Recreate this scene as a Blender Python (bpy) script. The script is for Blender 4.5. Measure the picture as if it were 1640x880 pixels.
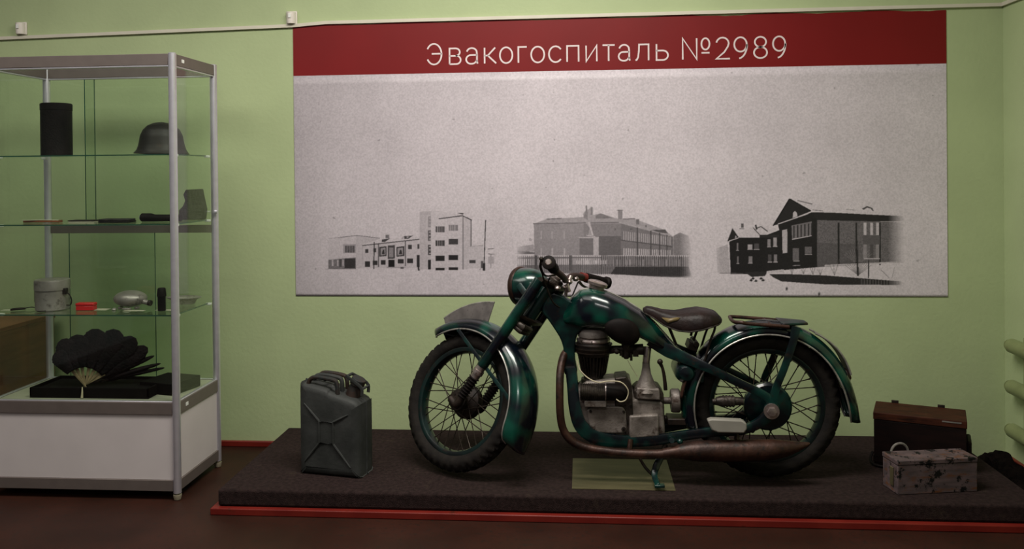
import bpy, bmesh, math, random
import numpy as np
from math import sin, cos, pi, radians, atan2, sqrt
from mathutils import Vector, Matrix

for o in list(bpy.data.objects):
    bpy.data.objects.remove(o)
random.seed(7)
scn = bpy.context.scene
col = scn.collection

# ------------------------------------------------------------------ camera, light, exposure
W, H = 1640, 880
F_PX, PY, YAW, PITCH, ROLL = 1379.5, 284.5, .0797, .0065, -.0098
CAM = Vector((0, -4.6824, 1.5222))
fw = Vector((-sin(YAW)*cos(PITCH), cos(YAW)*cos(PITCH), -sin(PITCH)))
r0 = Vector((cos(YAW), sin(YAW), 0)); u0 = r0.cross(fw)
rt = r0*cos(ROLL) + u0*sin(ROLL); up = -r0*sin(ROLL) + u0*cos(ROLL)
cd = bpy.data.cameras.new('camera'); cam = bpy.data.objects.new('camera', cd); col.objects.link(cam)
cam.matrix_world = Matrix(((rt.x, up.x, -fw.x, CAM.x), (rt.y, up.y, -fw.y, CAM.y), (rt.z, up.z, -fw.z, CAM.z), (0, 0, 0, 1)))
cd.sensor_fit = 'HORIZONTAL'; cd.sensor_width = 36; cd.lens = F_PX/W*36
cd.shift_y = -(H/2-PY)/W          # the photo is cropped from a taller frame
cd.clip_start = .05
scn.camera = cam

world = bpy.data.worlds.new('room_ambient'); scn.world = world; world.use_nodes = True
bg = world.node_tree.nodes['Background']
bg.inputs[0].default_value = (.95, .92, .85, 1); bg.inputs[1].default_value = .10

def area(name, loc, size, power, color, target=None, sy=None):
    l = bpy.data.lights.new(name, 'AREA'); l.energy = power; l.color = color
    l.shape = 'RECTANGLE'; l.size = size; l.size_y = sy or size
    o = bpy.data.objects.new(name, l); col.objects.link(o); o.location = loc
    d = (Vector(target) - Vector(loc)) if target else Vector((0, 0, -1))
    o.rotation_euler = d.to_track_quat('-Z', 'Y').to_euler()
    return o
area('ceiling_lamp', (-.25, -1.75, 3.35), 1.8, 98, (1, .955, .87), None, .6)
area('ceiling_lamp', (-2.7, -2.2, 3.35), 2.2, 44, (1, .955, .87), None, 1.2)
area('ceiling_lamp', (-.3, -4.8, 3.3), 1.2, 36, (1, .94, .90), None, .35)

scn.view_settings.view_transform = 'Standard'; scn.view_settings.look = 'None'
scn.view_settings.exposure = 0.0; scn.view_settings.gamma = 1.0
scn.view_settings.use_curve_mapping = False
scn.cycles.transparent_max_bounces = 32

# ------------------------------------------------------------------ pixel <-> place helpers
def on_y(px, py, y):
    r = fw + rt*((px-820)/F_PX) - up*((py-PY)/F_PX)
    return CAM + r*((y-CAM.y)/r.y)
def on_z(px, py, z):
    r = fw + rt*((px-820)/F_PX) - up*((py-PY)/F_PX)
    return CAM + r*((z-CAM.z)/r.z)

# ------------------------------------------------------------------ materials
MATS = {}
def mat(name, c, rough=.6, metal=0, var=.15, scale=8, c2=None, bump=0, bscale=60, spec=.5, coat=0, stain=None, stain_amt=.5, stain_scale=5, ramp=(.35, .65), emit=None, stretch=(1, 1, 1), detail=5, sheen=0):
    m = bpy.data.materials.new(name); m.use_nodes = True
    nt = m.node_tree; N = nt.nodes; L = nt.links
    p = N['Principled BSDF']
    p.inputs['Roughness'].default_value = rough; p.inputs['Metallic'].default_value = metal
    p.inputs['Specular IOR Level'].default_value = spec
    p.inputs['Coat Weight'].default_value = coat; p.inputs['Coat Roughness'].default_value = .12
    tc = N.new('ShaderNodeTexCoord'); mp = N.new('ShaderNodeMapping'); mp.inputs['Scale'].default_value = stretch
    L.new(tc.outputs['Object'], mp.inputs[0])
    n = N.new('ShaderNodeTexNoise'); n.inputs['Scale'].default_value = scale; n.inputs['Detail'].default_value = detail
    L.new(mp.outputs[0], n.inputs[0])
    r = N.new('ShaderNodeValToRGB'); r.color_ramp.elements[0].position = ramp[0]; r.color_ramp.elements[1].position = ramp[1]
    if c2 is None:
        a = [x*(1-var) for x in c]; b = [min(1, x*(1+var)) for x in c]
    else: a, b = c, c2
    r.color_ramp.elements[0].color = (*a, 1); r.color_ramp.elements[1].color = (*b, 1)
    L.new(n.outputs[0], r.inputs[0]); out = r.outputs[0]
    if stain:
        n2 = N.new('ShaderNodeTexNoise'); n2.inputs['Scale'].default_value = stain_scale; n2.inputs['Detail'].default_value = 8
        n2.inputs['Roughness'].default_value = .7
        L.new(mp.outputs[0], n2.inputs[0])
        r2 = N.new('ShaderNodeValToRGB'); t = 1-stain_amt
        r2.color_ramp.elements[0].position = max(0, t-.05); r2.color_ramp.elements[1].position = min(1, t+.08)
        L.new(n2.outputs[0], r2.inputs[0])
        mx = N.new('ShaderNodeMix'); mx.data_type = 'RGBA'; mx.inputs[7].default_value = (*stain, 1)
        L.new(r2.outputs[0], mx.inputs[0]); L.new(out, mx.inputs[6]); out = mx.outputs[2]
    L.new(out, p.inputs['Base Color'])
    if bump:
        nb = N.new('ShaderNodeTexNoise'); nb.inputs['Scale'].default_value = bscale; nb.inputs['Detail'].default_value = 4
        L.new(mp.outputs[0], nb.inputs[0])
        bp = N.new('ShaderNodeBump'); bp.inputs['Strength'].default_value = bump; bp.inputs['Distance'].default_value = .01
        L.new(nb.outputs[0], bp.inputs['Height']); L.new(bp.outputs[0], p.inputs['Normal'])
    if sheen: p.inputs['Sheen Weight'].default_value = sheen
    if emit: p.inputs['Emission Color'].default_value = (*emit, 1); p.inputs['Emission Strength'].default_value = 1
    MATS[name] = m
    return m

mat('wall_paint', (.415, .49, .27), .55, var=.05, scale=2.2, bump=.12, bscale=45, spec=.3)
mat('floor_lino', (.022, .0075, .0045), .5, c2=(.036, .012, .0075), scale=3, stain=(.016, .010, .007), stain_amt=.42, stain_scale=40, spec=.2)
mat('red_paint', (.135, .011, .008), .4, c2=(.18, .017, .011), scale=6, stain=(.05, .014, .008), stain_amt=.34, stain_scale=12, spec=.3)
mat('carpet', (.017, .0105, .010), .95, c2=(.031, .019, .018), scale=55, bump=.5, bscale=260, spec=.1, stain=(.038, .026, .020), stain_amt=.36, stain_scale=9)
mat('conduit_white', (.62, .58, .48), .45, var=.04)
mat('sensor_white', (.72, .66, .60), .4, var=.03)
mat('banner_red', (.175, .0055, .0065), .5, var=.05, scale=3, spec=.25)
mat('print_white', (.72, .60, .60), .5, var=.03)
mat('aluminium', (.66, .64, .70), .30, metal=.7, var=.04, scale=30)
mat('grey_band', (.145, .118, .108), .45, metal=.2, var=.05, scale=20)
mat('white_panel', (.60, .545, .545), .5, var=.03, scale=5)
mat('deck_board', (.36, .36, .27), .5, var=.05)
mat('clip_plastic', (.75, .75, .72), .4, var=.02)
mat('foot_metal', (.42, .38, .27), .4, metal=.4, var=.1)
mat('black_matte', (.0022, .0018, .0020), .8, c2=(.005, .004, .0042), scale=20, spec=.12)
mat('black_leather', (.004, .003, .003), .6, c2=(.009, .006, .006), scale=25, bump=.3, bscale=120, spec=.12)
mat('black_feather', (.003, .003, .004), .85, c2=(.012, .007, .009), scale=14, bump=.6, bscale=90, spec=.2)
mat('fan_stick', (.30, .23, .13), .5, var=.2, scale=30)
mat('cream_cord', (.50, .44, .30), .7, var=.1, scale=40)
mat('helmet_steel', (.006, .0045, .004), .55, metal=.2, c2=(.015, .011, .008), scale=8, stain=(.03, .015, .008), stain_amt=.36)
mat('aluminium_dull', (.22, .195, .18), .42, metal=.5, c2=(.37, .335, .315), scale=9, stain=(.07, .055, .045), stain_amt=.4, stain_scale=14)
mat('red_plastic', (.50, .006, .008), .35, var=.1)
mat('paper', (.42, .40, .30), .7, var=.1)
mat('wood_brown', (.14, .040, .011), .5, c2=(.20, .062, .020), scale=4, stretch=(1, 1, 9))
mat('stone_fragment', (.012, .011, .010), .85, c2=(.035, .032, .030), scale=40, bump=.8, bscale=60, spec=.2)
# motorcycle
mat('teal_paint', (.0008, .0028, .0070), .24, c2=(.0018, .062, .040), scale=9, metal=.2, coat=.5, ramp=(.44, .68), detail=1.5, stain=(.025, .012, .007), stain_amt=.33, stain_scale=16)
mat('teal_frame', (.0010, .0040, .0070), .32, c2=(.002, .036, .029), scale=12, metal=.2, coat=.3, ramp=(.43, .67), detail=2, stain=(.025, .012, .007), stain_amt=.38, stain_scale=20)
mat('rim_paint', (.002, .004, .005), .35, c2=(.003, .018, .016), scale=10, metal=.3, coat=.3, stain=(.02, .011, .007), stain_amt=.4, stain_scale=22)
mat('tyre_rubber', (.0065, .005, .0045), .8, c2=(.014, .011, .009), scale=22, stain=(.045, .038, .03), stain_amt=.30, stain_scale=12, bump=.2, spec=.2)
mat('dark_metal', (.009, .006, .005), .5, metal=.5, c2=(.028, .017, .012), scale=24)
mat('spoke_rust', (.014, .010, .007), .5, metal=.5, c2=(.04, .027, .018), scale=30)
mat('rust_pipe', (.024, .009, .0055), .45, metal=.4, c2=(.062, .026, .017), scale=14, stain=(.010, .007, .0055), stain_amt=.42, stain_scale=22, bump=.15)
mat('cast_alloy', (.11, .092, .080), .50, metal=.3, c2=(.26, .225, .205), scale=14, stain=(.045, .026, .018), stain_amt=.42, stain_scale=16, bump=.15, bscale=120)
mat('greasy_metal', (.016, .012, .009), .5, metal=.5, c2=(.05, .038, .031), scale=22, stain=(.007, .005, .0045), stain_amt=.45, stain_scale=25, bump=.3)
mat('chrome_worn', (.32, .27, .25), .30, metal=.85, c2=(.55, .46, .44), scale=28, stain=(.10, .045, .03), stain_amt=.40, stain_scale=40)
mat('bead_silver', (.20, .19, .17), .38, metal=.5, c2=(.42, .40, .37), scale=18, stain=(.04, .02, .012), stain_amt=.38, stain_scale=25)
mat('saddle_leather', (.005, .0024, .0024), .48, c2=(.015, .006, .005), scale=9, bump=.2, bscale=60, stain=(.005, .005, .0045), stain_amt=.45, spec=.25)
mat('leather_yellow', (.14, .10, .04), .45, var=.3, scale=30)
mat('rubber_black', (.003, .002, .0018), .6, c2=(.007, .0042, .0038), scale=20, spec=.12)
mat('plate_grey', (.062, .053, .051), .6, c2=(.11, .096, .092), scale=18, stain=(.010, .007, .006), stain_amt=.40, stain_scale=22)
mat('peg_white', (.26, .245, .215), .5, var=.1, stain=(.10, .07, .05), stain_amt=.33)
mat('brass_sheet', (.070, .058, .030), .45, metal=.3, c2=(.125, .105, .055), scale=3, stretch=(1, 6, 1))
mat('red_tape', (.16, .016, .012), .5, var=.3, scale=60)
mat('lens_glass', (.35, .38, .36), .08, var=.05)
mat('tail_lens', (.06, .006, .006), .3, var=.1)
# other things
mat('can_paint', (.026, .028, .0265), .6, c2=(.044, .046, .044), scale=9, metal=.0, stain=(.085, .082, .074), stain_amt=.33, stain_scale=14, bump=.15, bscale=40, spec=.25)
mat('can_rust', (.022, .013, .010), .65, c2=(.045, .028, .021), scale=18, stain=(.02, .023, .023), stain_amt=.5, stain_scale=12, spec=.25)
mat('crate_dark', (.0045, .0022, .002), .55, c2=(.011, .0045, .0038), scale=6, stretch=(1, 1, 6), spec=.15)
mat('crate_lid', (.026, .0075, .0045), .6, c2=(.055, .016, .008), scale=12, stretch=(1, 6, 6), stain=(.010, .004, .003), stain_amt=.42, stain_scale=9, spec=.12)
mat('box_worn', (.070, .052, .054), .65, c2=(.125, .086, .088), scale=12, stretch=(1, 2, 4), stain=(.12, .045, .016), stain_amt=.42, stain_scale=9, spec=.2)
mat('rope_pale', (.16, .145, .13), .8, var=.2, scale=60)
mat('shade_heap', (.003, .0022, .002), .95, c2=(.008, .0055, .0045), scale=30, bump=.8, bscale=150, spec=.05)  # near-black colour standing in for the shaded floor corner
mat('radiator_paint', (.20, .235, .10), .4, c2=(.27, .31, .14), scale=9, stain=(.22, .11, .05), stain_amt=.33, stain_scale=14)

# the small box has dark flaked patches on top of its orange wear
def add_patch(m, colr, scale, lo, hi):
    nt = m.node_tree; N = nt.nodes; L = nt.links; p = N['Principled BSDF']
    src = p.inputs['Base Color'].links[0].from_socket
    n = N.new('ShaderNodeTexNoise'); n.inputs['Scale'].default_value = scale; n.inputs['Detail'].default_value = 9; n.inputs['Roughness'].default_value = .75
    tc = N.new('ShaderNodeTexCoord'); mp = N.new('ShaderNodeMapping'); mp.inputs['Location'].default_value = (3.1, 7.7, 1.3)
    L.new(tc.outputs['Object'], mp.inputs[0]); L.new(mp.outputs[0], n.inputs[0])
    r = N.new('ShaderNodeValToRGB'); r.color_ramp.elements[0].position = lo; r.color_ramp.elements[1].position = hi
    L.new(n.outputs[0], r.inputs[0])
    mx = N.new('ShaderNodeMix'); mx.data_type = 'RGBA'; mx.inputs[7].default_value = (*colr, 1)
    L.new(r.outputs[0], mx.inputs[0]); L.new(src, mx.inputs[6]); L.new(mx.outputs[2], p.inputs['Base Color'])
add_patch(MATS['box_worn'], (.005, .005, .005), 17, .54, .57)
add_patch(MATS['can_paint'], (.07, .04, .028), 11, .68, .74)

def glass_mat():
    m = bpy.data.materials.new('case_glass'); m.use_nodes = True
    nt = m.node_tree; N = nt.nodes; L = nt.links; N.clear()
    o = N.new('ShaderNodeOutputMaterial'); mx = N.new('ShaderNodeMixShader')
    t = N.new('ShaderNodeBsdfTransparent'); g = N.new('ShaderNodeBsdfGlossy')
    n = N.new('ShaderNodeTexNoise'); n.inputs['Scale'].default_value = 2
    r = N.new('ShaderNodeValToRGB'); r.color_ramp.elements[0].color = (.925, .955, .925, 1); r.color_ramp.elements[1].color = (.95, .975, .95, 1)
    L.new(n.outputs[0], r.inputs[0]); L.new(r.outputs[0], t.inputs[0])
    g.inputs['Roughness'].default_value = .02; g.inputs['Color'].default_value = (1, 1, 1, 1)
    lw = N.new('ShaderNodeLayerWeight'); lw.inputs[0].default_value = .5
    pw = N.new('ShaderNodeMath'); pw.operation = 'POWER'; pw.inputs[1].default_value = 4.5; L.new(lw.outputs['Facing'], pw.inputs[0])
    f = N.new('ShaderNodeMapRange'); f.inputs[3].default_value = .022; f.inputs[4].default_value = .75; L.new(pw.outputs[0], f.inputs[0])
    L.new(f.outputs[0], mx.inputs[0]); L.new(t.outputs[0], mx.inputs[1]); L.new(g.outputs[0], mx.inputs[2]); L.new(mx.outputs[0], o.inputs[0])
    MATS['case_glass'] = m
glass_mat()
mat('glass_edge', (.02, .07, .045), .15, var=.2)

# ------------------------------------------------------------------ mesh helpers
def catmull(pts, n=8, closed=False):
    P = [Vector(p) for p in pts]
    if len(P) < 3: return P
    out = []
    m = len(P); rng = range(m if closed else m-1)
    for i in rng:
        if closed: a, b, c, d = P[(i-1) % m], P[i], P[(i+1) % m], P[(i+2) % m]
        else: a, b, c, d = P[max(i-1, 0)], P[i], P[i+1], P[min(i+2, m-1)]
        for k in range(n):
            t = k/n
            out.append(.5*((2*b)+(c-a)*t+(2*a-5*b+4*c-d)*t*t+(3*b-a-3*c+d)*t**3))
    if not closed: out.append(P[-1])
    return out
def resample(vals, m):
    x = np.linspace(0, len(vals)-1, m); return list(np.interp(x, range(len(vals)), vals))

class MB:
    def __init__(s): s.v = []; s.f = []
    def add(s, vs, fs):
        k = len(s.v); s.v += [Vector(v) for v in vs]; s.f += [tuple(i+k for i in f) for f in fs]; return s
    def box(s, c, d, R=None):
        x, y, z = [a/2 for a in d]; R = R or Matrix.Identity(3); c = Vector(c)
        vs = [c+R@Vector(q) for q in ((-x,-y,-z),(x,-y,-z),(x,y,-z),(-x,y,-z),(-x,-y,z),(x,-y,z),(x,y,z),(-x,y,z))]
        return s.add(vs, [(0,3,2,1),(4,5,6,7),(0,1,5,4),(1,2,6,5),(2,3,7,6),(3,0,4,7)])
    def box2(s, a, b): return s.box([(a[i]+b[i])/2 for i in range(3)], [abs(b[i]-a[i]) for i in range(3)])
    def tube(s, pts, r, seg=12, closed=False, smooth=0, flat=None, upv=None, caps=True):
        P = catmull(pts, smooth, closed) if smooth else [Vector(p) for p in pts]
        m = len(P); rs = resample(r, m) if isinstance(r, (list, tuple)) else [r]*m
        fl = [1]*m if flat is None else (resample(flat, m) if isinstance(flat, (list, tuple)) else [flat]*m)
        T = []
        for i in range(m):
            if closed: t = P[(i+1) % m]-P[i-1]
            else: t = P[min(i+1, m-1)]-P[max(i-1, 0)]
            T.append(t.normalized())
        ref = Vector(upv) if upv else (Vector((0, 0, 1)) if abs(T[0].z) < .9 else Vector((1, 0, 0)))
        nrm = (ref-T[0]*ref.dot(T[0])).normalized(); k = len(s.v)
        for i in range(m):
            if upv: nrm = (ref-T[i]*ref.dot(T[i])).normalized()
            elif i: nrm = (nrm-T[i]*nrm.dot(T[i])).normalized()
            b = T[i].cross(nrm)
            for j in range(seg):
                a = 2*pi*j/seg; s.v.append(P[i]+nrm*(cos(a)*rs[i]*fl[i])+b*(sin(a)*rs[i]))
        for i in range(m if closed else m-1):
            for j in range(seg):
                A = k+i*seg; B = k+((i+1) % m)*seg; j2 = (j+1) % seg
                s.f.append((A+j, A+j2, B+j2, B+j))
        if caps and not closed:
            s.f.append(tuple(k+j for j in reversed(range(seg)))); s.f.append(tuple(k+(m-1)*seg+j for j in range(seg)))
        return s
    def rod(s, a, b, r, seg=10): return s.tube([a, b], r, seg)
    def strip(s, pts, w, h, wdir=(0, 1, 0), smooth=6):      # rectangular (pressed) section swept along pts
        P = catmull(pts, smooth) if smooth else [Vector(p) for p in pts]; m = len(P); wd = Vector(wdir).normalized(); k = len(s.v)
        ws = resample(w, m) if isinstance(w, (list, tuple)) else [w]*m
        hs = resample(h, m) if isinstance(h, (list, tuple)) else [h]*m
        prof = []
        for a, b in ((-1,-.7),(-.8,-1),(.8,-1),(1,-.7),(1,.7),(.8,1),(-.8,1),(-1,.7)): prof.append((a, b))
        for i in range(m):
            t = (P[min(i+1, m-1)]-P[max(i-1, 0)]).normalized(); n = t.cross(wd).normalized(); w2 = n.cross(t)
            for a, b in prof: s.v.append(P[i]+w2*(a*ws[i]/2)+n*(b*hs[i]/2))
        q = len(prof)
        for i in range(m-1):
            for j in range(q):
                A = k+i*q; B = A+q; j2 = (j+1) % q; s.f.append((A+j, A+j2, B+j2, B+j))
        s.f.append(tuple(k+j for j in reversed(range(q)))); s.f.append(tuple(k+(m-1)*q+j for j in range(q)))
        return s
    def lathe(s, prof, o, ax=(0, 0, 1), seg=32, closed=False, sx=1, upv=None):   # prof: (radius, height)
        o = Vector(o); a = Vector(ax).normalized()
        u = Vector(upv) if upv else (Vector((1, 0, 0)) if abs(a.x) < .9 else Vector((0, 0, 1)))
        u = (u-a*u.dot(a)).normalized(); w = a.cross(u); k = len(s.v); m = len(prof)
        for r, h in prof:
            for j in range(seg):
                t = 2*pi*j/seg; s.v.append(o+a*h+u*(cos(t)*r*sx)+w*(sin(t)*r))
        for i in range(m if closed else m-1):
            for j in range(seg):
                A = k+i*seg; B = k+((i+1) % m)*seg; j2 = (j+1) % seg; s.f.append((A+j, A+j2, B+j2, B+j))
        if not closed:
            s.f.append(tuple(k+j for j in reversed(range(seg)))); s.f.append(tuple(k+(m-1)*seg+j for j in range(seg)))
        return s
    def prism(s, poly, d):                                   # poly: 3D points in a plane, d: extrusion vector
        n = len(poly); d = Vector(d); vs = [Vector(p) for p in poly]
        return s.add(vs+[v+d for v in vs], [tuple(reversed(range(n))), tuple(range(n, 2*n))]+[(i, (i+1) % n, n+(i+1) % n, n+i) for i in range(n)])
    def grid(s, fn, nu, nv, cu=False, cv=False):
        k = len(s.v)
        for i in range(nu):
            for j in range(nv): s.v.append(Vector(fn(i/(nu if cu else nu-1), j/(nv if cv else nv-1))))
        for i in range(nu if cu else nu-1):
            for j in range(nv if cv else nv-1):
                i2 = (i+1) % nu; j2 = (j+1) % nv
                s.f.append((k+i*nv+j, k+i2*nv+j, k+i2*nv+j2, k+i*nv+j2))
        return s
    def ball(s, c, r, seg=20, sc=(1, 1, 1)):
        c = Vector(c); n = seg//2
        return s.grid(lambda u, v: c+Vector((sc[0]*r*sin(pi*u*.998+.001)*cos(2*pi*v), sc[1]*r*sin(pi*u*.998+.001)*sin(2*pi*v), sc[2]*r*cos(pi*u))), n+1, seg, cv=True)
    def build(s, name, m, parent=None, xf=None, bevel=0, bseg=2, angle=35, solid=0, loc=None, rotz=0, sub=0, fix=True):
        me = bpy.data.meshes.new(name)
        vs = [xf@v for v in s.v] if xf else s.v
        me.from_pydata([tuple(v) for v in vs], [], s.f); me.update()
        if fix:
            bm = bmesh.new(); bm.from_mesh(me); bmesh.ops.recalc_face_normals(bm, faces=bm.faces); bm.to_mesh(me); bm.free()
        for p in me.polygons: p.use_smooth = True
        me.set_sharp_from_angle(angle=radians(angle))
        me.materials.append(MATS[m] if isinstance(m, str) else m)
        o = bpy.data.objects.new(name, me); col.objects.link(o)
        if parent: o.parent = parent
        if loc is not None: o.location = loc
        if rotz: o.rotation_euler.z = rotz
        if solid:
            q = o.modifiers.new('solid', 'SOLIDIFY'); q.thickness = solid; q.offset = 0
        if bevel:
            q = o.modifiers.new('bevel', 'BEVEL'); q.width = bevel; q.segments = bseg; q.limit_method = 'ANGLE'; q.angle_limit = radians(40)
        if sub:
            q = o.modifiers.new('sub', 'SUBSURF'); q.levels = sub; q.render_levels = sub
        return o
def tag(o, label=None, cat=None, group=None, kind=None):
    if label: o['label'] = label
    if cat: o['category'] = cat
    if group: o['group'] = group
    if kind: o['kind'] = kind
    return o
def thing(name, label, cat, loc=(0, 0, 0), rotz=0, group=None):
    o = bpy.data.objects.new(name, None); col.objects.link(o); o.location = loc; o.rotation_euler = (0, 0, rotz)
    o.empty_display_size = .1
    return tag(o, label, cat, group)
V = Vector

# ------------------------------------------------------------------ the setting
XR = 2.2; PZ = .108
tag(MB().box2((-4.2, 0, 0), (XR+.15, .15, 3.4)).build('wall_back', 'wall_paint'), kind='structure')
tag(MB().box2((XR, -4.2, 0), (XR+.15, 0, 3.4)).build('wall_right', 'wall_paint'), kind='structure')
tag(MB().box2((-4.2, -6.2, -.1), (XR+.15, .15, 0)).build('floor', 'floor_lino'), kind='structure')
b = MB(); b.box2((-4.2, -.018, 0), (-1.64, 0, .032))
tag(b.build('baseboard_back', 'red_paint', bevel=.004), kind='structure')
b = MB(); b.box2((XR-.018, -4.2, 0), (XR, -.02, .032))
tag(b.build('baseboard_right', 'red_paint', bevel=.004), kind='structure')

# carpeted platform
plat = thing('display_platform', 'low wide platform covered in dark brown carpet, with a red board along its foot', 'platform', (.145, -.47, 0))
def pl(x, y, z): return V((x-.145, y+.47, z))
b = MB(); b.box2(pl(-1.64, -.94, .031), pl(1.927, -.001, PZ)); b.build('carpet_cover', 'carpet', plat, bevel=.012, bseg=4)
b = MB(); b.box2(pl(-1.665, -.965, 0), pl(1.95, -.001, .031)); b.build('base_board', 'red_paint', plat, bevel=.004)

# ------------------------------------------------------------------ banner
X0, X1, ZA, ZR, ZB = -1.5867, 1.9131, 2.3490, 2.0674, .8437
bn = thing('wall_banner', 'wide banner with a red title strip above black-and-white prints of three buildings', 'banner', ((X0+X1)/2, 0, ZB))
bo = V(((X0+X1)/2, 0, ZB))
YB = -.004
# red strip, slightly wavy upper edge
nx = 80
b = MB()
top = [ZA+.004*sin(i*.55)+random.uniform(-.002, .002) for i in range(nx+1)]
for (yy) in (YB, -.0015):
    for i in range(nx+1):
        x = X0+(X1-X0)*i/nx; b.v += [V((x, yy, ZR))-bo, V((x, yy, top[i]))-bo]
m = 2*(nx+1)
for i in range(nx):
    k = 2*i; b.f += [(k, k+2, k+3, k+1), (m+k, m+k+1, m+k+3, m+k+2), (k+1, k+3, m+k+3, m+k+1), (k, m+k, m+k+2, k+2)]
b.f += [(0, 1, m+1, m), (2*nx, m+2*nx, m+2*nx+1, 2*nx+1)]
header = b.build('title_strip', 'banner_red', bn)

# --- lettering from strokes
def arc(cx, cy, rx, ry, a0, a1, n=18):
    return [(cx+rx*cos(radians(a0+(a1-a0)*i/n)), cy+ry*sin(radians(a0+(a1-a0)*i/n))) for i in range(n+1)]
XH = .76
G = {}
G['Э'] = [arc(.46, .5, .54, .5, 150, -150, 30), [(.30, .52), (1, .52)]]
G['в'] = [[(0, 0), (0, XH), (.55, XH)]+arc(.55, .58, .38, .18, 90, -90, 10)+[(0, .40)], [(.55, .40)]+arc(.6, .20, .4, .20, 90, -90, 10)+[(0, 0)]]
G['а'] = [arc(.5, .53, .45, .23, 165, 20, 12)+[(.95, .48), (.95, .12), (1, 0)], [(.95, .42), (.45, .42)]+arc(.42, .21, .42, .21, 90, 270, 12)+arc(.5, .26, .46, .26, -90, -20, 6)]
G['к'] = [[(0, 0), (0, XH)], [(0, .38), (.28, .38), (.92, XH)], [(.28, .38), (1, 0)]]
G['о'] = [arc(.5, XH/2, .5, XH/2, 0, 360, 30)]
G['г'] = [[(0, 0), (0, XH), (1, XH)]]
G['с'] = [arc(.53, XH/2, .53, XH/2, 38, 322, 26)]
G['п'] = [[(0, 0), (0, XH), (1, XH), (1, 0)]]
G['и'] = [[(0, XH), (0, 0), (1, XH), (1, 0)]]
G['т'] = [[(0, XH), (1, XH)], [(.5, XH), (.5, 0)]]
G['л'] = [[(0, .01), (.10, .03), (.20, .16), (.26, .45), (.28, XH), (1, XH), (1, 0)]]
G['ь'] = [[(0, XH), (0, 0), (.55, 0)]+arc(.55, .225, .45, .225, -90, 90, 12)+[(0, .45)]]
G['N'] = [[(0, 0), (0, 1), (1, 0), (1, 1)]]
G['º'] = [arc(.5, .72, .5, .27, 0, 360, 24), [(0, .30), (1, .30)]]
G['2'] = [arc(.47, .72, .45, .28, 170, 0, 14)+[(.86, .58), (.60, .32), (.02, 0), (1, 0)]]
G['9'] = [arc(.48, .66, .48, .34, 0, 360, 26), arc(.30, .66, .68, .66, 0, -84, 14)]
G['8'] = [arc(.5, .76, .43, .24, 0, 360, 24), arc(.5, .26, .5, .26, 0, 360, 26)]
layout = [('Э', 683.9, 708.6), ('в', 719, 739.2), ('а', 745.5, 766.2), ('к', 775, 796), ('о', 799.5, 822), ('г', 829, 845), ('о', 849.5, 873), ('с', 878, 900.5),
          ('п', 907, 928), ('и', 937.5, 957), ('т', 963.8, 985.8), ('а', 989.5, 1009.8), ('л', 1016.4, 1040), ('ь', 1050, 1071),
          ('N', 1092, 1117), ('º', 1122, 1137.5), ('2', 1145.5, 1170), ('9', 1174.5, 1198), ('8', 1206, 1229.5), ('9', 1236.5, 1259.5)]
zb = on_y(696, 104.2, 0).z; zt = on_y(696, 70, 0).z; zb2 = on_y(1250, 94.5, 0).z; zt2 = on_y(1250, 56.5, 0).z
zb = (zb+zb2)/2; zt = (zt+zt2)/2; ch = zt-zb; sw = .0086
b = MB()
def ribbon(mb, pts, w, y):
    P = [V((p[0], 0, p[1])) for p in pts]; n = len(P); closed = (P[0]-P[-1]).length < 1e-5
    if closed: P = P[:-1]; n -= 1
    L, R_ = [], []
    for i in range(n):
        if closed: d1 = (P[i]-P[i-1]).normalized(); d2 = (P[(i+1) % n]-P[i]).normalized()
        else:
            d2 = (P[min(i+1, n-1)]-P[min(i, n-2)]).normalized(); d1 = (P[max(i, 1)]-P[max(i-1, 0)]).normalized()
        n1 = V((-d1.z, 0, d1.x)); n2 = V((-d2.z, 0, d2.x)); nn = (n1+n2)
        nn = nn.normalized() if nn.length > .2 else n1
        s = w/2/max(.45, nn.dot(n1)); L.append(P[i]+nn*s); R_.append(P[i]-nn*s)
    k = len(mb.v); th = .0012
    for a, c in zip(L, R_):
        mb.v += [V((a.x, y, a.z)), V((c.x, y, c.z)), V((a.x, y-th, a.z)), V((c.x, y-th, c.z))]
    for i in range(n if closed else n-1):
        A = k+4*i; B = k+4*((i+1) % n)
        mb.f += [(A+2, A+3, B+3, B+2), (A, A+2, B+2, B), (A+1, B+1, B+3, A+3)]
    if not closed: mb.f += [(k, k+1, k+3, k+2), (k+4*n-4, k+4*n-2, k+4*n-1, k+4*n-3)]
for ch_, a, c in layout:
    b = MB()
    xa = on_y(a, 90, 0).x+sw/2-bo.x; xb = on_y(c, 90, 0).x-sw/2-bo.x
    for st in G[ch_]:
        pts = [(xa+(xb-xa)*p[0], zb+sw/2+(ch-sw)*p[1]-bo.z) for p in st]
        q = [pts[0]]
        for p in pts[1:]:
            if abs(p[0]-q[-1][0])+abs(p[1]-q[-1][1]) > 1e-4: q.append(p)
        ribbon(b, q, sw, YB)
    b.build('letter', 'print_white', header, fix=False)

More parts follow.
